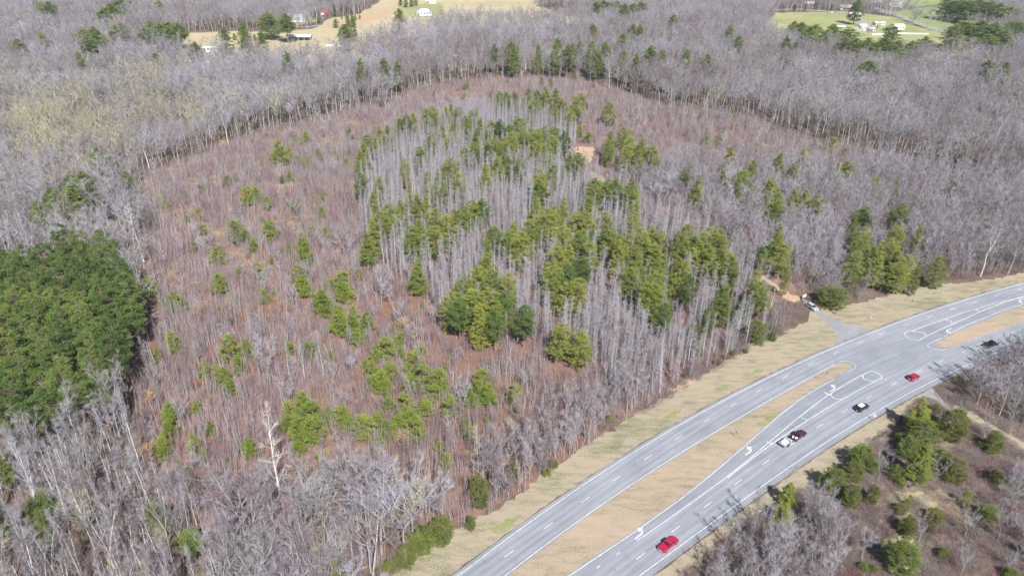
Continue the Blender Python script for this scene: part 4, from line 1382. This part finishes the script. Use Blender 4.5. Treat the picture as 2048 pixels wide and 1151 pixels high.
for kind, v, p, H, W, lab in (
        ('pale_sycamore', 0, (565, 1012), 31, 10, 'tallest white-trunked sycamore rising from the lower thicket'),
        ('spreading_bare_tree', 0, T('g', 705, 800), 13, 17, 'wide spreading pale oak near the low corner of the verge'),
        ('spreading_bare_tree', 1, T('g', 220, 660), 14, 10, 'forked grey tree left of the pair above the verge corner'),
        ('spreading_bare_tree', 2, T('g', 405, 620), 12, 8, 'upright vase-shaped bare tree beside a small green pine'),
        ('pale_sycamore', 0, T('g', 1042, 545), 15, 4, 'white broken trunk standing behind the tall verge cedar'),
        ('spreading_bare_tree', 2, T('g', 1125, 520), 13, 9, 'round-crowned pinkish bare tree beside the white broken trunk'),
        ('spreading_bare_tree', 1, T('g', 415, 890), 12, 11, 'broad fan-shaped bare tree near the lowest verge bushes'),
        ('spreading_bare_tree', 0, T('e', 905, 1145), 12, 10, 'white-limbed bare tree at the bottom edge, beside a deep green pine'),
        ('spreading_bare_tree', 2, T('j', 310, 885), 15, 15, 'broad fan-shaped bare tree behind the parked silver car'),
        ('spreading_bare_tree', 1, T('k', 960, 655), 17, 18, 'largest round grey tree east of the pole stand'),
        ('spreading_bare_tree', 2, T('k', 330, 340), 16, 18, 'wide grey tree by the clay track behind the pole stand'),
        ('spreading_bare_tree', 1, T('k', 490, 520), 14, 14, 'second round grey tree below the wide one by the clay track'),
        ('spreading_bare_tree', 1, T('j', 1330, 790), 16, 13, 'leaning forked bare tree above the yellowish cedar by the verge'),
        ('spreading_bare_tree', 1, T('c', 1670, 975), 18, 20, 'dark wide-crowned tree at the east end of the thicket'),
        ('spreading_bare_tree', 0, T('b', 270, 640), 24, 18, 'white-trunked forked tree on the far western rim of the thicket'),
        ('spreading_bare_tree', 2, T('b', 1790, 560), 24, 17, 'pale wide tree on the far rim of the thicket, western one'),
        ('spreading_bare_tree', 1, T('b', 1915, 550), 24, 18, 'pale wide tree on the far rim of the thicket, eastern one'),
        ('spreading_bare_tree', 2, T('f', 260, 370), 13, 14, 'round grey bare tree at the western edge of the pole stand'),
        ('spreading_bare_tree', 0, T('f', 475, 640), 14, 9, 'pale forked tree just before the pole stand'),
        ('spreading_bare_tree', 0, T('d', 1580, 1110), 15, 9, 'white many-stemmed dead tree in the middle of the thicket'),
        ('slim_bare_tree', 1, T('d', 1690, 1080), 15, 3, 'pale pole leaning next to the white many-stemmed dead tree'),
        ('slim_bare_tree', 3, T('d', 1780, 1090), 13, 3, 'pale slanting pole right of the white dead tree'),
        ('slim_bare_tree', 1, T('d', 1890, 1080), 16, 3, 'straight pale pole farthest right of the white dead tree'),
        ('slim_bare_tree', 3, T('b', 1775, 770), 17, 4, 'lone white pole in the far eastern thicket'),
        ('pale_sycamore', 0, T('d', 840, 415), 24, 8, 'pale tall tree at the western rim above the dense pine block'),
        ('young_bare_tree', 0, T('i', 715, 1015), 10, 6, 'two-stemmed pale tree by dry grass in the brushy field'),
        ('young_bare_tree', 4, T('i', 1910, 1090), 9, 6, 'pale fan-shaped tree at the lower corner of the brushy field'),
        ('young_bare_tree', 4, T('h', 1720, 715), 13, 6, 'tall pale tree beside the farm track'),
        ('young_bare_tree', 4, T('h', 1930, 690), 10, 6, 'smaller pale tree beyond the farm track'),
        ('young_bare_tree', 1, T('h', 850, 1060), 10, 6, 'pale clump of stems among the cedars below the highway'),
        ('young_bare_tree', 2, T('h', 1310, 1080), 8, 5, 'low pale tree before the tallest clump pine'),
        ('young_bare_tree', 1, T('i', 335, 715), 13, 7, 'tall pale stem beside the open-crowned pine'),
        ('young_bare_tree', 0, T('i', 375, 830), 13, 7, 'pale stem in front of the tall one beside the open-crowned pine'),
        ('young_bare_tree', 4, T('i', 215, 750), 9, 4, 'thin grey stem right below the open-crowned pine'),
        ('young_bare_tree', 3, T('i', 1185, 870), 8, 5, 'grey sapling tree in the dry grass between two cedars'),
        ('young_bare_tree', 0, T('i', 1560, 830), 8, 5, 'grey sapling tree in the middle of the brushy field'),
        ('young_bare_tree', 2, T('i', 1850, 660), 11, 6, 'upper pale tree at the east side of the brushy field'),
        ('young_bare_tree', 1, T('i', 1940, 800), 10, 6, 'lower pale tree at the east side of the brushy field'),
        ('young_bare_tree', 3, T('i', 1540, 1120), 8, 6, 'greenish grey bush tree at the bottom of the brushy field'),
        ('spreading_bare_tree', 1, (1084, 28), 17, 15, 'single round bare tree standing in the hay field'),
        ('spreading_bare_tree', 2, (1824, 50), 17, 13, 'single bare tree on the edge of the green pasture'),
        ('spreading_bare_tree', 1, (1886, 78), 14, 11, 'bare tree where the lane leaves the pasture'),
        ('spreading_bare_tree', 2, (1736, 34), 17, 12, 'bare tree between the black garage and the lane'),
        ('spreading_bare_tree', 1, (1752, 66), 12, 10, 'bare tree among the white-roofed sheds'),
        ('spreading_bare_tree', 2, (1735, 72), 10, 9, 'low bare tree in front of the grey-roofed white house'),
        ('spreading_bare_tree', 2, (1672, 26), 12, 12, 'bare tree in front of the brick house'),
        ('spreading_bare_tree', 1, (1630, 14), 12, 12, 'bare tree beside the red-roofed house')):
    lone(kind, v, p[0], p[1], H, W, lab)
for p, lab in ((T('d', 1180, 720), 'tan-leaved oak in the upper thicket, bigger of two'), (T('d', 1335, 720), 'tan-leaved oak in the upper thicket, paler of two'), (T('e', 860, 470), 'tan-leaved oak at the western edge of the lower thicket'),
               (T('e', 880, 150), 'tan-leaved oak below the corner of the pine block'), (T('f', 605, 820), 'tan dry bush before the pole stand'), (T('g', 600, 390), 'tan dry bush between the lower young pines'),
               (T('a', 1310, 870), 'orange-tan oak on the western rim of the thicket'), (T('c', 1010, 310), 'orange tree before the carport pines'), (T('l', 1290, 200), 'tan shrub on the clay bank')):
    x, y = (float(q) for q in G(*p))
    plant('tan_leaved_tree', 0, x, y, 4.5, 4.5, lab, 'oak', None)


# ------------------------------------------------------------------ vehicles
def paint(name, col, rough=.28, metal=.25):
    return mat_plain(name, col, rough, metal=metal, coat=.6)


def loft(mb, st, mi=0):
    """st: (x, half width low, half width high, z low, z mid, z top)"""
    vs, fs = [], []
    for x, wl, wh, zb, zm, zt in st:
        ring = [(wl * .92, zb), (wl, zb + .12), (wl, zm), (wh, zt - .04), (wh * .93, zt)]
        ring = ring + [(-a, b) for a, b in reversed(ring)]
        vs += [(x, a, b) for a, b in ring]
    n = 10
    for k in range(len(st) - 1):
        for j in range(n):
            j2 = (j + 1) % n
            fs.append((k * n + j, k * n + j2, (k + 1) * n + j2, (k + 1) * n + j))
    fs.append(tuple(range(n)))
    fs.append(tuple(range((len(st) - 1) * n + n - 1, (len(st) - 1) * n - 1, -1)))
    mb.add(vs, fs, mi)


def wheel(root, x, y, r=.37, wd=.25):
    def disc(rr, w0, w1, n=18):
        b = MB()
        vs = [(x + rr * k * math.cos(a), y + ww, .0 + r + rr * k * math.sin(a)) for k, ww in ((.82, w0), (1, w0 * .7), (1, w1 * .7), (.82, w1)) for a in [6.283 * i / n for i in range(n)]]
        fs = [(q * n + i, q * n + (i + 1) % n, (q + 1) * n + (i + 1) % n, (q + 1) * n + i) for q in range(3) for i in range(n)]
        fs += [tuple(range(n)), tuple(range(4 * n - 1, 3 * n - 1, -1))]
        b.add(vs, fs)
        return b
    t = disc(r, -wd / 2, wd / 2).build('wheel', M['tyre'], root)
    disc(r * .62, -wd / 2 - .012, wd / 2 + .012).build('rim', M['rim'], t)


def quad_panel(root, name, p, mat, shrink=.86, off=.015):
    """a thin pane set just proud of the quad p"""
    c = sum(p, Vector()) / 4
    q = [c + (v - c) * shrink for v in p]
    n = (p[1] - p[0]).cross(p[3] - p[0]).normalized()
    if n.dot(c - Vector((0, 0, 1.0))) < 0:
        n = -n
    b = MB()
    b.add([v - n * .02 for v in q] + [v + n * off for v in q], [(0, 1, 2, 3), (7, 6, 5, 4), (0, 4, 5, 1), (1, 5, 6, 2), (2, 6, 7, 3), (3, 7, 4, 0)])
    b.build(name, mat, root)


def car(kind, label, cat, px, py, heading, col, L=4.7, Wd=1.86, style='sedan', roof=None, bed=None, hood=None):
    x, y = (float(q) for q in G(px, py, .7))
    root = thing(kind, label, cat, (x, y, .026), heading)
    pt = paint(kind + '_paint_%d' % int(px), col)
    h, w2 = L / 2, Wd / 2
    b = MB()
    belt = 1.08 if style == 'pickup' else 1.0 if style == 'suv' else .92
    if style == 'pickup':
        xr = -.55
        loft(b, [(xr - .35, w2, w2 * .98, .38, .85, belt), (.6, w2, w2 * .98, .36, .85, belt), (h - .75, w2, w2 * .96, .36, .82, belt - .02), (h - .15, w2 * .96, w2 * .86, .36, .75, belt - .1), (h, w2 * .86, w2 * .76, .42, .68, belt - .24)])
        x0, x1 = -h, xr - .35
        xc = (x0 + x1) / 2
        b.box((xc, 0, .56), (x1 - x0, Wd * .94, .36))
        for sy in (-1, 1):
            b.box((xc, sy * (w2 - .07), .86), (x1 - x0, .14, belt - .62))
        b.box((x0 + .05, 0, .86), (.1, Wd - .284, belt - .62))
        cab = (xr - .33, 1.35, xr - .12, .62, belt - .01, 1.82)
    elif style == 'suv':
        loft(b, [(-h, w2 * .9, w2 * .84, .42, .7, belt - .08), (-h + .2, w2, w2 * .95, .36, .78, belt), (.7, w2, w2 * .96, .34, .78, belt), (h - .6, w2, w2 * .92, .34, .72, belt - .06), (h - .1, w2 * .94, w2 * .82, .36, .66, belt - .16), (h, w2 * .86, w2 * .74, .42, .62, belt - .26)])
        cab = (-h + .12, 1.05, -h + .45, .35, belt - .01, 1.66)
    else:
        loft(b, [(-h, w2 * .88, w2 * .8, .40, .66, belt - .12), (-h + .25, w2, w2 * .9, .32, .7, belt), (.7, w2, w2 * .94, .30, .7, belt), (h - .6, w2, w2 * .9, .30, .66, belt - .1), (h - .1, w2 * .92, w2 * .8, .32, .58, belt - .2), (h, w2 * .84, w2 * .7, .38, .55, belt - .3)])
        cab = (-h + .55, 1.0, -h + 1.15, .25, belt - .01, 1.43)
    b.build('body', pt, root)
    xa, xb, ta, tb, z0, z1 = cab
    yb, yt = w2 * .93, w2 * .76
    B = [Vector((xa, -yb, z0)), Vector((xb, -yb, z0)), Vector((xb, yb, z0)), Vector((xa, yb, z0))]
    Tp = [Vector((ta, -yt, z1)), Vector((tb, -yt, z1)), Vector((tb, yt, z1)), Vector((ta, yt, z1))]
    c = MB()
    m_ = [a.lerp(t_, .9) for a, t_ in zip(B, Tp)]
    top = [t_ + (Vector((0, 0, z1)) - Vector((0, 0, z1))) for t_ in Tp]
    cen = sum(Tp, Vector()) / 4
    top = [cen + (t_ - cen) * .93 + Vector((0, 0, .045)) for t_ in Tp]
    vs = B + Tp + top
    fs = [(3, 2, 1, 0), (8, 9, 10, 11)]
    for k in range(4):
        k2 = (k + 1) % 4
        fs += [(k, k2, 4 + k2, 4 + k), (4 + k, 4 + k2, 8 + k2, 8 + k)]
    c.add(vs, fs)
    c.build('cabin', pt, root)
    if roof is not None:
        quad_panel(root, 'roof_glare', top, roof, .92, .02)  # pale panel that stands in for glare on the roof
    quad_panel(root, 'windshield', [B[1], B[2], Tp[2], Tp[1]], M['glass'], .9)
    quad_panel(root, 'rear_window', [B[3], B[0], Tp[0], Tp[3]], M['glass'], .84)
    for a_, b_ in ((0, 1), (2, 3)):
        mb0, mt0 = B[a_].lerp(B[b_], .52), Tp[a_].lerp(Tp[b_], .52)
        quad_panel(root, 'side_window', [B[a_], mb0, mt0, Tp[a_]], M['glass'], .82)
        quad_panel(root, 'side_window', [mb0, B[b_], Tp[b_], mt0], M['glass'], .82)
    r = .40 if style == 'pickup' else .34
    for sx in (-h + .95, h - .92):
        for sy in (-1, 1):
            wheel(root, sx, sy * (w2 - .10), r)
    for nm, sx, mt in (('front_bumper', h - .02, M['chrome'] if style == 'pickup' else pt), ('rear_bumper', -h - .02, M['chrome'] if style == 'pickup' else pt)):
        q = MB()
        q.box((sx, 0, .48), (.2, Wd * .9, .2))
        q.build('bumper', mt, root)
    for sy in (-1, 1):
        q = MB()
        q.box((h - .1, sy * w2 * .66, .70), (.22, .34, .15))
        q.build('headlight', M['lamp_clear'], root)
        q = MB()
        q.box((-h + .04, sy * w2 * .82, .80), (.16, .2, .26))
        q.build('taillight', M['lamp_red'], root)
        q = MB()
        q.box((xb - .35, sy * (w2 + .1), belt + .1), (.16, .2, .16))
        q.build('side_mirror', pt if style != 'pickup' else M['black'], root)
    q = MB()
    q.box((-h - .13, 0, .52), (.02, .42, .16))
    q.build('licence_plate', M['white'], root)
    q = MB()
    q.box((h - .005, 0, .62), (.06, Wd * .5, .18))
    q.build('grille', M['black'], root)
    if style == 'pickup':
        q = MB()
        x0, x1 = -h, -.9
        if bed == 'cover':
            q.box(((x0 + x1) / 2, 0, belt - .015), (x1 - x0 - .14, Wd - .3, .05))
            q.build('bed_cover', pt, root)
        else:
            q.box(((x0 + x1) / 2, 0, .75), (x1 - x0 - .12, Wd - .3, .02))
            q.build('bed_liner', M['black'], root)
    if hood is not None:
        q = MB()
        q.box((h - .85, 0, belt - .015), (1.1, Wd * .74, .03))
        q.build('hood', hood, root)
    return root


def road_heading(px, py):
    g = Vector(tuple(float(q) for q in G(px, py)))
    d = LC.tan((g - A0).dot(AX))
    return math.atan2(d.y, d.x)


GLARE = mat_plain('roof_sky_glare', (.78, .80, .82), .25)  # sky glare on the black car's roof, painted as a pale colour
car('pickup_truck', 'bright red pickup alone in the near lane, nearest the bottom edge', 'pickup', 1337.4, 1087, road_heading(1337, 1087), (.42, .012, .06), 5.5, 1.95, 'pickup', bed='cover')
mr = car('pickup_truck', 'dark maroon pickup towing a grey trailer', 'pickup', 1596.5, 870, road_heading(1596, 870), (.075, .012, .03), 5.6, 2.0, 'pickup', bed='open')
car('hatchback', 'black car with sky glare painted on its roof, behind the bright red car', 'car', 1724.6, 813.7, road_heading(1724, 813), (.012, .014, .02), 4.7, 1.85, 'suv', roof=GLARE)
car('hatchback', 'small crimson car by the farm track turning', 'car', 1828, 753.3, road_heading(1828, 753), (.38, .01, .035), 4.3, 1.8, 'suv')
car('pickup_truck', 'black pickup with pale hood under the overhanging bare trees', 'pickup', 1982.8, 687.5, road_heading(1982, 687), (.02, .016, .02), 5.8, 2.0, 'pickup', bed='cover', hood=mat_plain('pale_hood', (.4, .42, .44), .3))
ga, gb = G(1613, 606), G(1638, 623)
car('parked_suv', 'silver car parked on the gravel drive beside a cedar', 'car', 1624.5, 613.5, math.atan2(float(gb[1] - ga[1]), float(gb[0] - ga[0])), (.42, .43, .45), 4.7, 1.88, 'suv')

# the trailer and its load
h0 = road_heading(1570, 884)
x, y = (float(q) for q in G(1570.5, 884.5, .7))
tr = thing('utility_trailer', 'grey flat-sided trailer hitched behind the maroon pickup', 'trailer', (x, y, .026), h0)
grey = mat_plain('trailer_grey', (.42, .42, .43), .45, metal=.2)
q = MB()
q.box((0, 0, .58), (3.3, 1.95, .12))
q.build('deck', M['black'], tr)
for sy in (-1, 1):
    q = MB()
    q.box((0, sy * .94, .86), (3.3, .07, .44))
    q.build('side_panel', grey, tr)
    q = MB()
    q.box((0, sy * 1.1, .78), (1.1, .26, .05))
    q.build('mudguard', M['black'], tr)
    wheel(tr, 0, sy * 1.1, .33, .2)
    q = MB()
    q.box((-1.68, sy * .75, .62), (.06, .16, .12))
    q.build('taillight', M['lamp_red'], tr)
q = MB()
q.box((1.42, 0, .95), (.45, 1.8, .6))
q.build('front_box', grey, tr)
q = MB()
q.box((-1.63, 0, .80), (.06, 1.8, .32))
q.build('tailgate', grey, tr)
q = MB()
q.tube([Vector((1.6, .5, .5)), Vector((2.75, 0, .5))], [.05, .05], 6)
q.tube([Vector((1.6, -.5, .5)), Vector((2.75, 0, .5))], [.05, .05], 6)
q.build('drawbar', M['black'], tr)
q = MB()
q.box((0, 0, .32), (1.9, 1.15, .52), taper=.97)
o = q.build('packing_crate', M['white'])
o.location, o.rotation_euler = (x, y, .026 + .645), (0, 0, h0)
o.location += Vector((math.cos(h0), math.sin(h0), 0)) * -.25
tag(o, 'white slab-like load lying in the grey trailer', 'load')
g = Vector((mr.location.x, mr.location.y, .026 + .765)) - Vector((math.cos(h0), math.sin(h0), 0)) * 1.9
for k, (dx, dy, sz) in enumerate(((.45, -.35, .55), (-.2, .3, .45))):
    q = MB()
    q.box((0, 0, sz * .35), (sz * 1.2, sz, sz * .7), taper=.85)
    o = q.build('sack', M['white'])
    o.location = g + Vector((dx, dy, 0))
    o.rotation_euler = (0, 0, h0 + .5 * k)
    tag(o, ('larger white sack' if k == 0 else 'smaller white sack') + ' in the bed of the maroon pickup', 'sack')


# ------------------------------------------------------------------ signs, poles, fences
def road_sign(px, py, label, H=2.4, w=.75, h=.9, face=None, colour=None):
    x, y = (float(q) for q in G(px, py))
    hd = road_heading(px, py) if face is None else face
    t = thing('road_sign', label, 'sign', (x, y, 0), hd)
    q = MB()
    q.tube([Vector((0, 0, -.2)), Vector((0, 0, H))], [.045, .045], 6)
    q.build('post', M['metal_grey'], t)
    q = MB()
    q.box((-.06, 0, H - h / 2), (.03, w, h))
    q.build('panel', colour or M['white'], t)


road_sign(1440 + 1222 / 5.756, 700 + 312 / 5.756, 'sign post near the rounded tip of the long median', w=.6, h=.75, colour=M['metal_grey'])
road_sign(1440 + 178 / 5.756, 700 + 1003 / 5.756, 'sign post halfway along the long median', w=.6, h=.75, colour=M['metal_grey'])
road_sign(1746.6, 841, 'white sign on the lower shoulder beside the black car', w=1.0, h=1.0)
road_sign(1589.5, 943, 'small dark sign on the lower shoulder behind the trailer', w=.5, h=.6, H=2.0, colour=M['metal_grey'])
road_sign(1739.5, 640, 'low white sign on the upper verge east of the drive', w=.9, h=.6, H=1.5, face=road_heading(1739, 640) + math.pi)
road_sign(1822.5, 609, 'thin sign post far up the upper verge', w=.6, h=.6, H=2.1, colour=M['metal_grey'])
road_sign(1896, 672, 'sign at the tip of the short median', w=.75, h=.75, H=2.4)
x, y = (float(q) for q in G(1607.5, 598))
t = thing('notice_board', 'small white board at the mouth of the clay track', 'notice board', (x, y, 0), R(35))
q = MB()
q.box((0, 0, 1.45), (1.9, .06, 1.0))
q.build('panel', M['white'], t)
for sx in (-.8, .8):
    q = MB()
    q.box((sx, .055, .9), (.1, .05, 2.0))
    q.build('post', M['wood'], t)


def pole(px, py, H, label):
    x, y = (float(q) for q in G(px, py))
    t = thing('utility_pole', label, 'utility pole', (x, y, 0), R(20))
    q = MB()
    q.tube([Vector((0, 0, -.5)), Vector((0, 0, H))], [.2, .13], 8)
    q.build('shaft', M['wood'], t)
    q = MB()
    q.box((0, .16, H - .8), (2.4, .1, .14))
    q.build('crossarm', M['wood'], t)
    q = MB()
    q.tube([Vector((.35, 0, H - 2.4)), Vector((.35, 0, H - 1.4))], [.25, .25], 8)
    q.build('transformer', M['metal_grey'], t)


pole(515, 62, 12, 'utility pole at the upper edge of the western hay field')
pole(1678, 31, 10, 'utility pole on the lawn before the black garage')
pole(1736, 40, 11, 'utility pole beside the lane below the bare tree')


def fence(px0, px1, label, h=1.5):
    a, b = Vector(tuple(float(q) for q in G(*px0))), Vector(tuple(float(q) for q in G(*px1)))
    L = (b - a).length
    t = thing('board_fence', label, 'fence', (a.x, a.y, 0), math.atan2(b.y - a.y, b.x - a.x))
    q = MB()
    q.box((L / 2, 0, h * .55), (L, .06, h * .9))
    q.build('boards', M['white'], t)
    for k in range(int(L / 4) + 1):
        q = MB()
        q.box((min(L, k * 4.0), .1, h / 2), (.14, .14, h + .1))
        q.build('post', M['white'], t)


fence((1794, 68), (1857, 69), 'long white board fence below the lane', 1.1)
fence((1744, 71), (1778, 70), 'shorter white board fence near the sheds')
fence((652, 93), (668, 93), 'low white fence piece at the wood edge, western')
fence((677, 93), (692, 93), 'low white fence piece at the wood edge, eastern')
fence((1890, 92), (1915, 92), 'white board fence at the lane bend', 1.2)


# ------------------------------------------------------------------ farm buildings
ROOFM = {}


def roofmat(c):
    if c not in ROOFM:
        ROOFM[c] = mat_plain('roof_sheeting_%d' % len(ROOFM), c, .5, noise=.12, scale=.8)
    return ROOFM[c]


def building(name, label, cat, px, py, Lx, Wy, Hw, Hr, yaw, wall, roof, style='gable', doors=0, windows=3, open_front=False, chimney=False, ridge_x=True):
    x, y = (float(q) for q in G(px, py))
    t = thing(name, label, cat, (x, y, 0), R(yaw))
    wm = roofmat(wall)
    q = MB()
    if open_front:
        for sx in np.linspace(-Lx / 2 + .2, Lx / 2 - .2, 5):
            for sy in (-1, 1):
                q.box((sx, sy * (Wy / 2 - .2), Hw / 2), (.25, .25, Hw))
        q.box((0, Wy / 2 - .02, Hw / 2), (Lx - .7, .1, Hw * .96))
    else:
        q.box((0, 0, Hw / 2), (Lx, Wy, Hw))
    if style == 'gable' and not open_front:
        for sx in (-1, 1):
            a = sx * Lx / 2
            q.add([(a, -Wy / 2, Hw), (a, Wy / 2, Hw), (a, 0, Hw + Hr)], [(0, 1, 2)])
    q.build('wall', wm, t)
    e = .45
    r = MB()
    lx, wy = Lx / 2 + e, Wy / 2 + e
    zb = Hw - Hr * e / (Wy / 2)
    ins = 0 if style == 'gable' else min(lx * .6, wy)
    for dz, flip in ((0.0, 1), (.18, 0)):
        vs = [(-lx, -wy, zb + dz), (lx, -wy, zb + dz), (lx, wy, zb + dz), (-lx, wy, zb + dz), (-lx + ins, 0, Hw + Hr + dz), (lx - ins, 0, Hw + Hr + dz)]
        fs = [(0, 1, 5, 4), (2, 3, 4, 5)]
        if style == 'hip':
            fs += [(1, 2, 5), (3, 0, 4)]
        r.add(vs, [tuple(reversed(f)) for f in fs] if flip else fs)
    n = 6
    for a, b in (((0, 1), (2, 3)) if True else ()):
        r.add([], [])
    ro = r.v
    r.f += [(0, 1, 7, 6), (2, 3, 9, 8)]
    r.m += [0, 0]
    rf = r.build('roof', roofmat(roof), t)
    if chimney:
        c = MB()
        c.box((Lx * .2, Wy * .12, Hw + Hr), (.9, .7, 1.8))
        c.build('chimney', roofmat((.30, .12, .09)), rf)
    if not open_front:
        for k in range(windows):
            sx = -Lx / 2 + Lx * (k + .5) / windows
            if doors and k < doors:
                d = MB()
                d.box((sx, -Wy / 2 - .03, 1.2), (min(2.8, Lx / windows * .7), .08, 2.4))
                d.build('garage_door' if doors > 1 else 'door', M['white'] if wall[0] < .4 else roofmat((.16, .10, .08)), t)
            else:
                d = MB()
                d.box((sx, -Wy / 2 - .03, Hw * .58), (1.3, .08, 1.3))
                f = d.build('window', M['glass'], t)
                d = MB()
                d.box((sx, -Wy / 2 - .06, Hw * .58 - .72), (1.5, .12, .1))
                d.build('sill', M['white'], f)
    return t


WHITE, GREYR, BLUE = (.78, .78, .76), (.30, .32, .34), (.42, .48, .52)
building('farmhouse', 'white farmhouse with blue-grey metal roof above the hay field', 'house', 592, 43, 19, 10, 4.2, 3.4, 6, WHITE, BLUE, doors=1, windows=5, chimney=True)
building('pole_barn', 'long white-roofed open barn below the farmhouse', 'barn', 599, 80, 22, 9, 3.6, 1.2, 2, (.45, .52, .56), (.80, .80, .78), open_front=True)
building('mobile_home', 'long white mobile home at the edge of the wood', 'mobile home', 425, 102, 14, 5, 3, .7, 2, WHITE, (.78, .79, .80), windows=5, doors=1)
building('bungalow', 'grey hip-roofed bungalow beside the tan hay field', 'house', 848, 30, 17, 11, 3.2, 3.6, 12, WHITE, GREYR, style='hip', doors=1, windows=5)
building('shed', 'white shed behind the hedge at the top of the hay field', 'shed', 862, 6, 12, 7, 3, 1.6, 5, WHITE, (.72, .73, .73), doors=1, windows=3)
building('garage', 'black garage with two white doors', 'garage', 1708, 34, 12, 8, 3.6, 1.4, -12, (.03, .03, .035), (.36, .38, .40), doors=2, windows=2)
building('cottage', 'white gabled house with grey roof beside the yard', 'house', 1722, 60, 11, 9, 3.6, 2.6, 30, WHITE, GREYR, doors=1, windows=3)
building('carport', 'small white-roofed carport on the lawn', 'carport', 1680, 58, 8, 6, 2.6, .6, 5, (.6, .6, .6), (.80, .78, .77), open_front=True)
building('shed', 'low white-roofed shed near the lane', 'shed', 1757, 50, 12, 6, 2.4, .8, 15, (.5, .5, .5), (.78, .78, .77), windows=3)
building('shed', 'dark open shed with a pale roof below the lane', 'shed', 1783, 60, 11, 7, 3, 1.0, -15, (.10, .10, .11), (.52, .51, .49), doors=1, windows=2)
building('bungalow', 'white bungalow with a red roof at the top edge', 'house', 1619, 6, 15, 8, 3.2, 2.4, 0, WHITE, (.34, .10, .08), doors=1, windows=4)
building('barn', 'tall white barn beside the far pasture', 'barn', 1792, 13, 13, 15, 7.5, 4.0, 60, (.80, .79, .74), (.55, .55, .55), doors=1, windows=3)
building('bungalow', 'brick bungalow between bare trees', 'house', 1690, 20, 15, 9, 3.2, 2.6, -8, (.32, .15, .11), (.28, .25, .24), doors=1, windows=4, chimney=True)
building('shed', 'small red shed at the wood edge east of the farmhouse', 'shed', 650, 29, 8, 6, 2.6, 1.6, 0, (.28, .06, .06), (.36, .07, .07), doors=1, windows=2)
building('cottage', 'white house with brown roof in the north-west wood', 'house', 32, 55, 17, 9, 4, 3, 10, WHITE, (.30, .22, .18), doors=1, windows=4)
building('shed', 'white outbuilding in the north-west wood, nearest the farmhouse', 'shed', 112, 52, 14, 9, 4, 2.2, -5, WHITE, (.74, .75, .75), doors=1, windows=3)
building('shed', 'small grey shed left of the yard gravel', 'shed', 1742, 62, 7, 5, 2.4, 1.0, 20, (.5, .52, .54), (.55, .57, .60), doors=1, windows=2)
building('cottage', 'small tan-roofed house at the end of the white fence', 'house', 1795, 58, 11, 8, 3, 2.0, 10, WHITE, (.55, .50, .45), doors=1, windows=3)
building('shed', 'white lean-to north of the brick bungalow', 'shed', 1752, 4, 16, 7, 3, 1.2, 0, WHITE, (.6, .68, .72), windows=3)
x, y = (float(q) for q in G(1664, 25, .7))
car('parked_sedan', 'white car parked on the lane before the brick bungalow', 'car', 1664, 25, R(5), (.75, .75, .75), 4.6, 1.8, 'sedan')

# ------------------------------------------------------------------ the air between here and the farms
hz = MB()
hz.box((0, 1500, 66), (5200, 4000, 136))
o = hz.build('haze', [])
mt = bpy.data.materials.new('haze_air')
mt.use_nodes = True
t_ = mt.node_tree
t_.nodes.clear()
out = t_.nodes.new('ShaderNodeOutputMaterial')
pv = t_.nodes.new('ShaderNodeVolumePrincipled')
pv.inputs['Color'].default_value = (.72, .80, .95, 1)
pv.inputs['Density'].default_value = .00006
t_.links.new(pv.outputs[0], out.inputs['Volume'])
o.data.materials.append(mt)
o['kind'] = 'stuff'
tag(o, 'thin bluish haze over the far woods', 'haze')
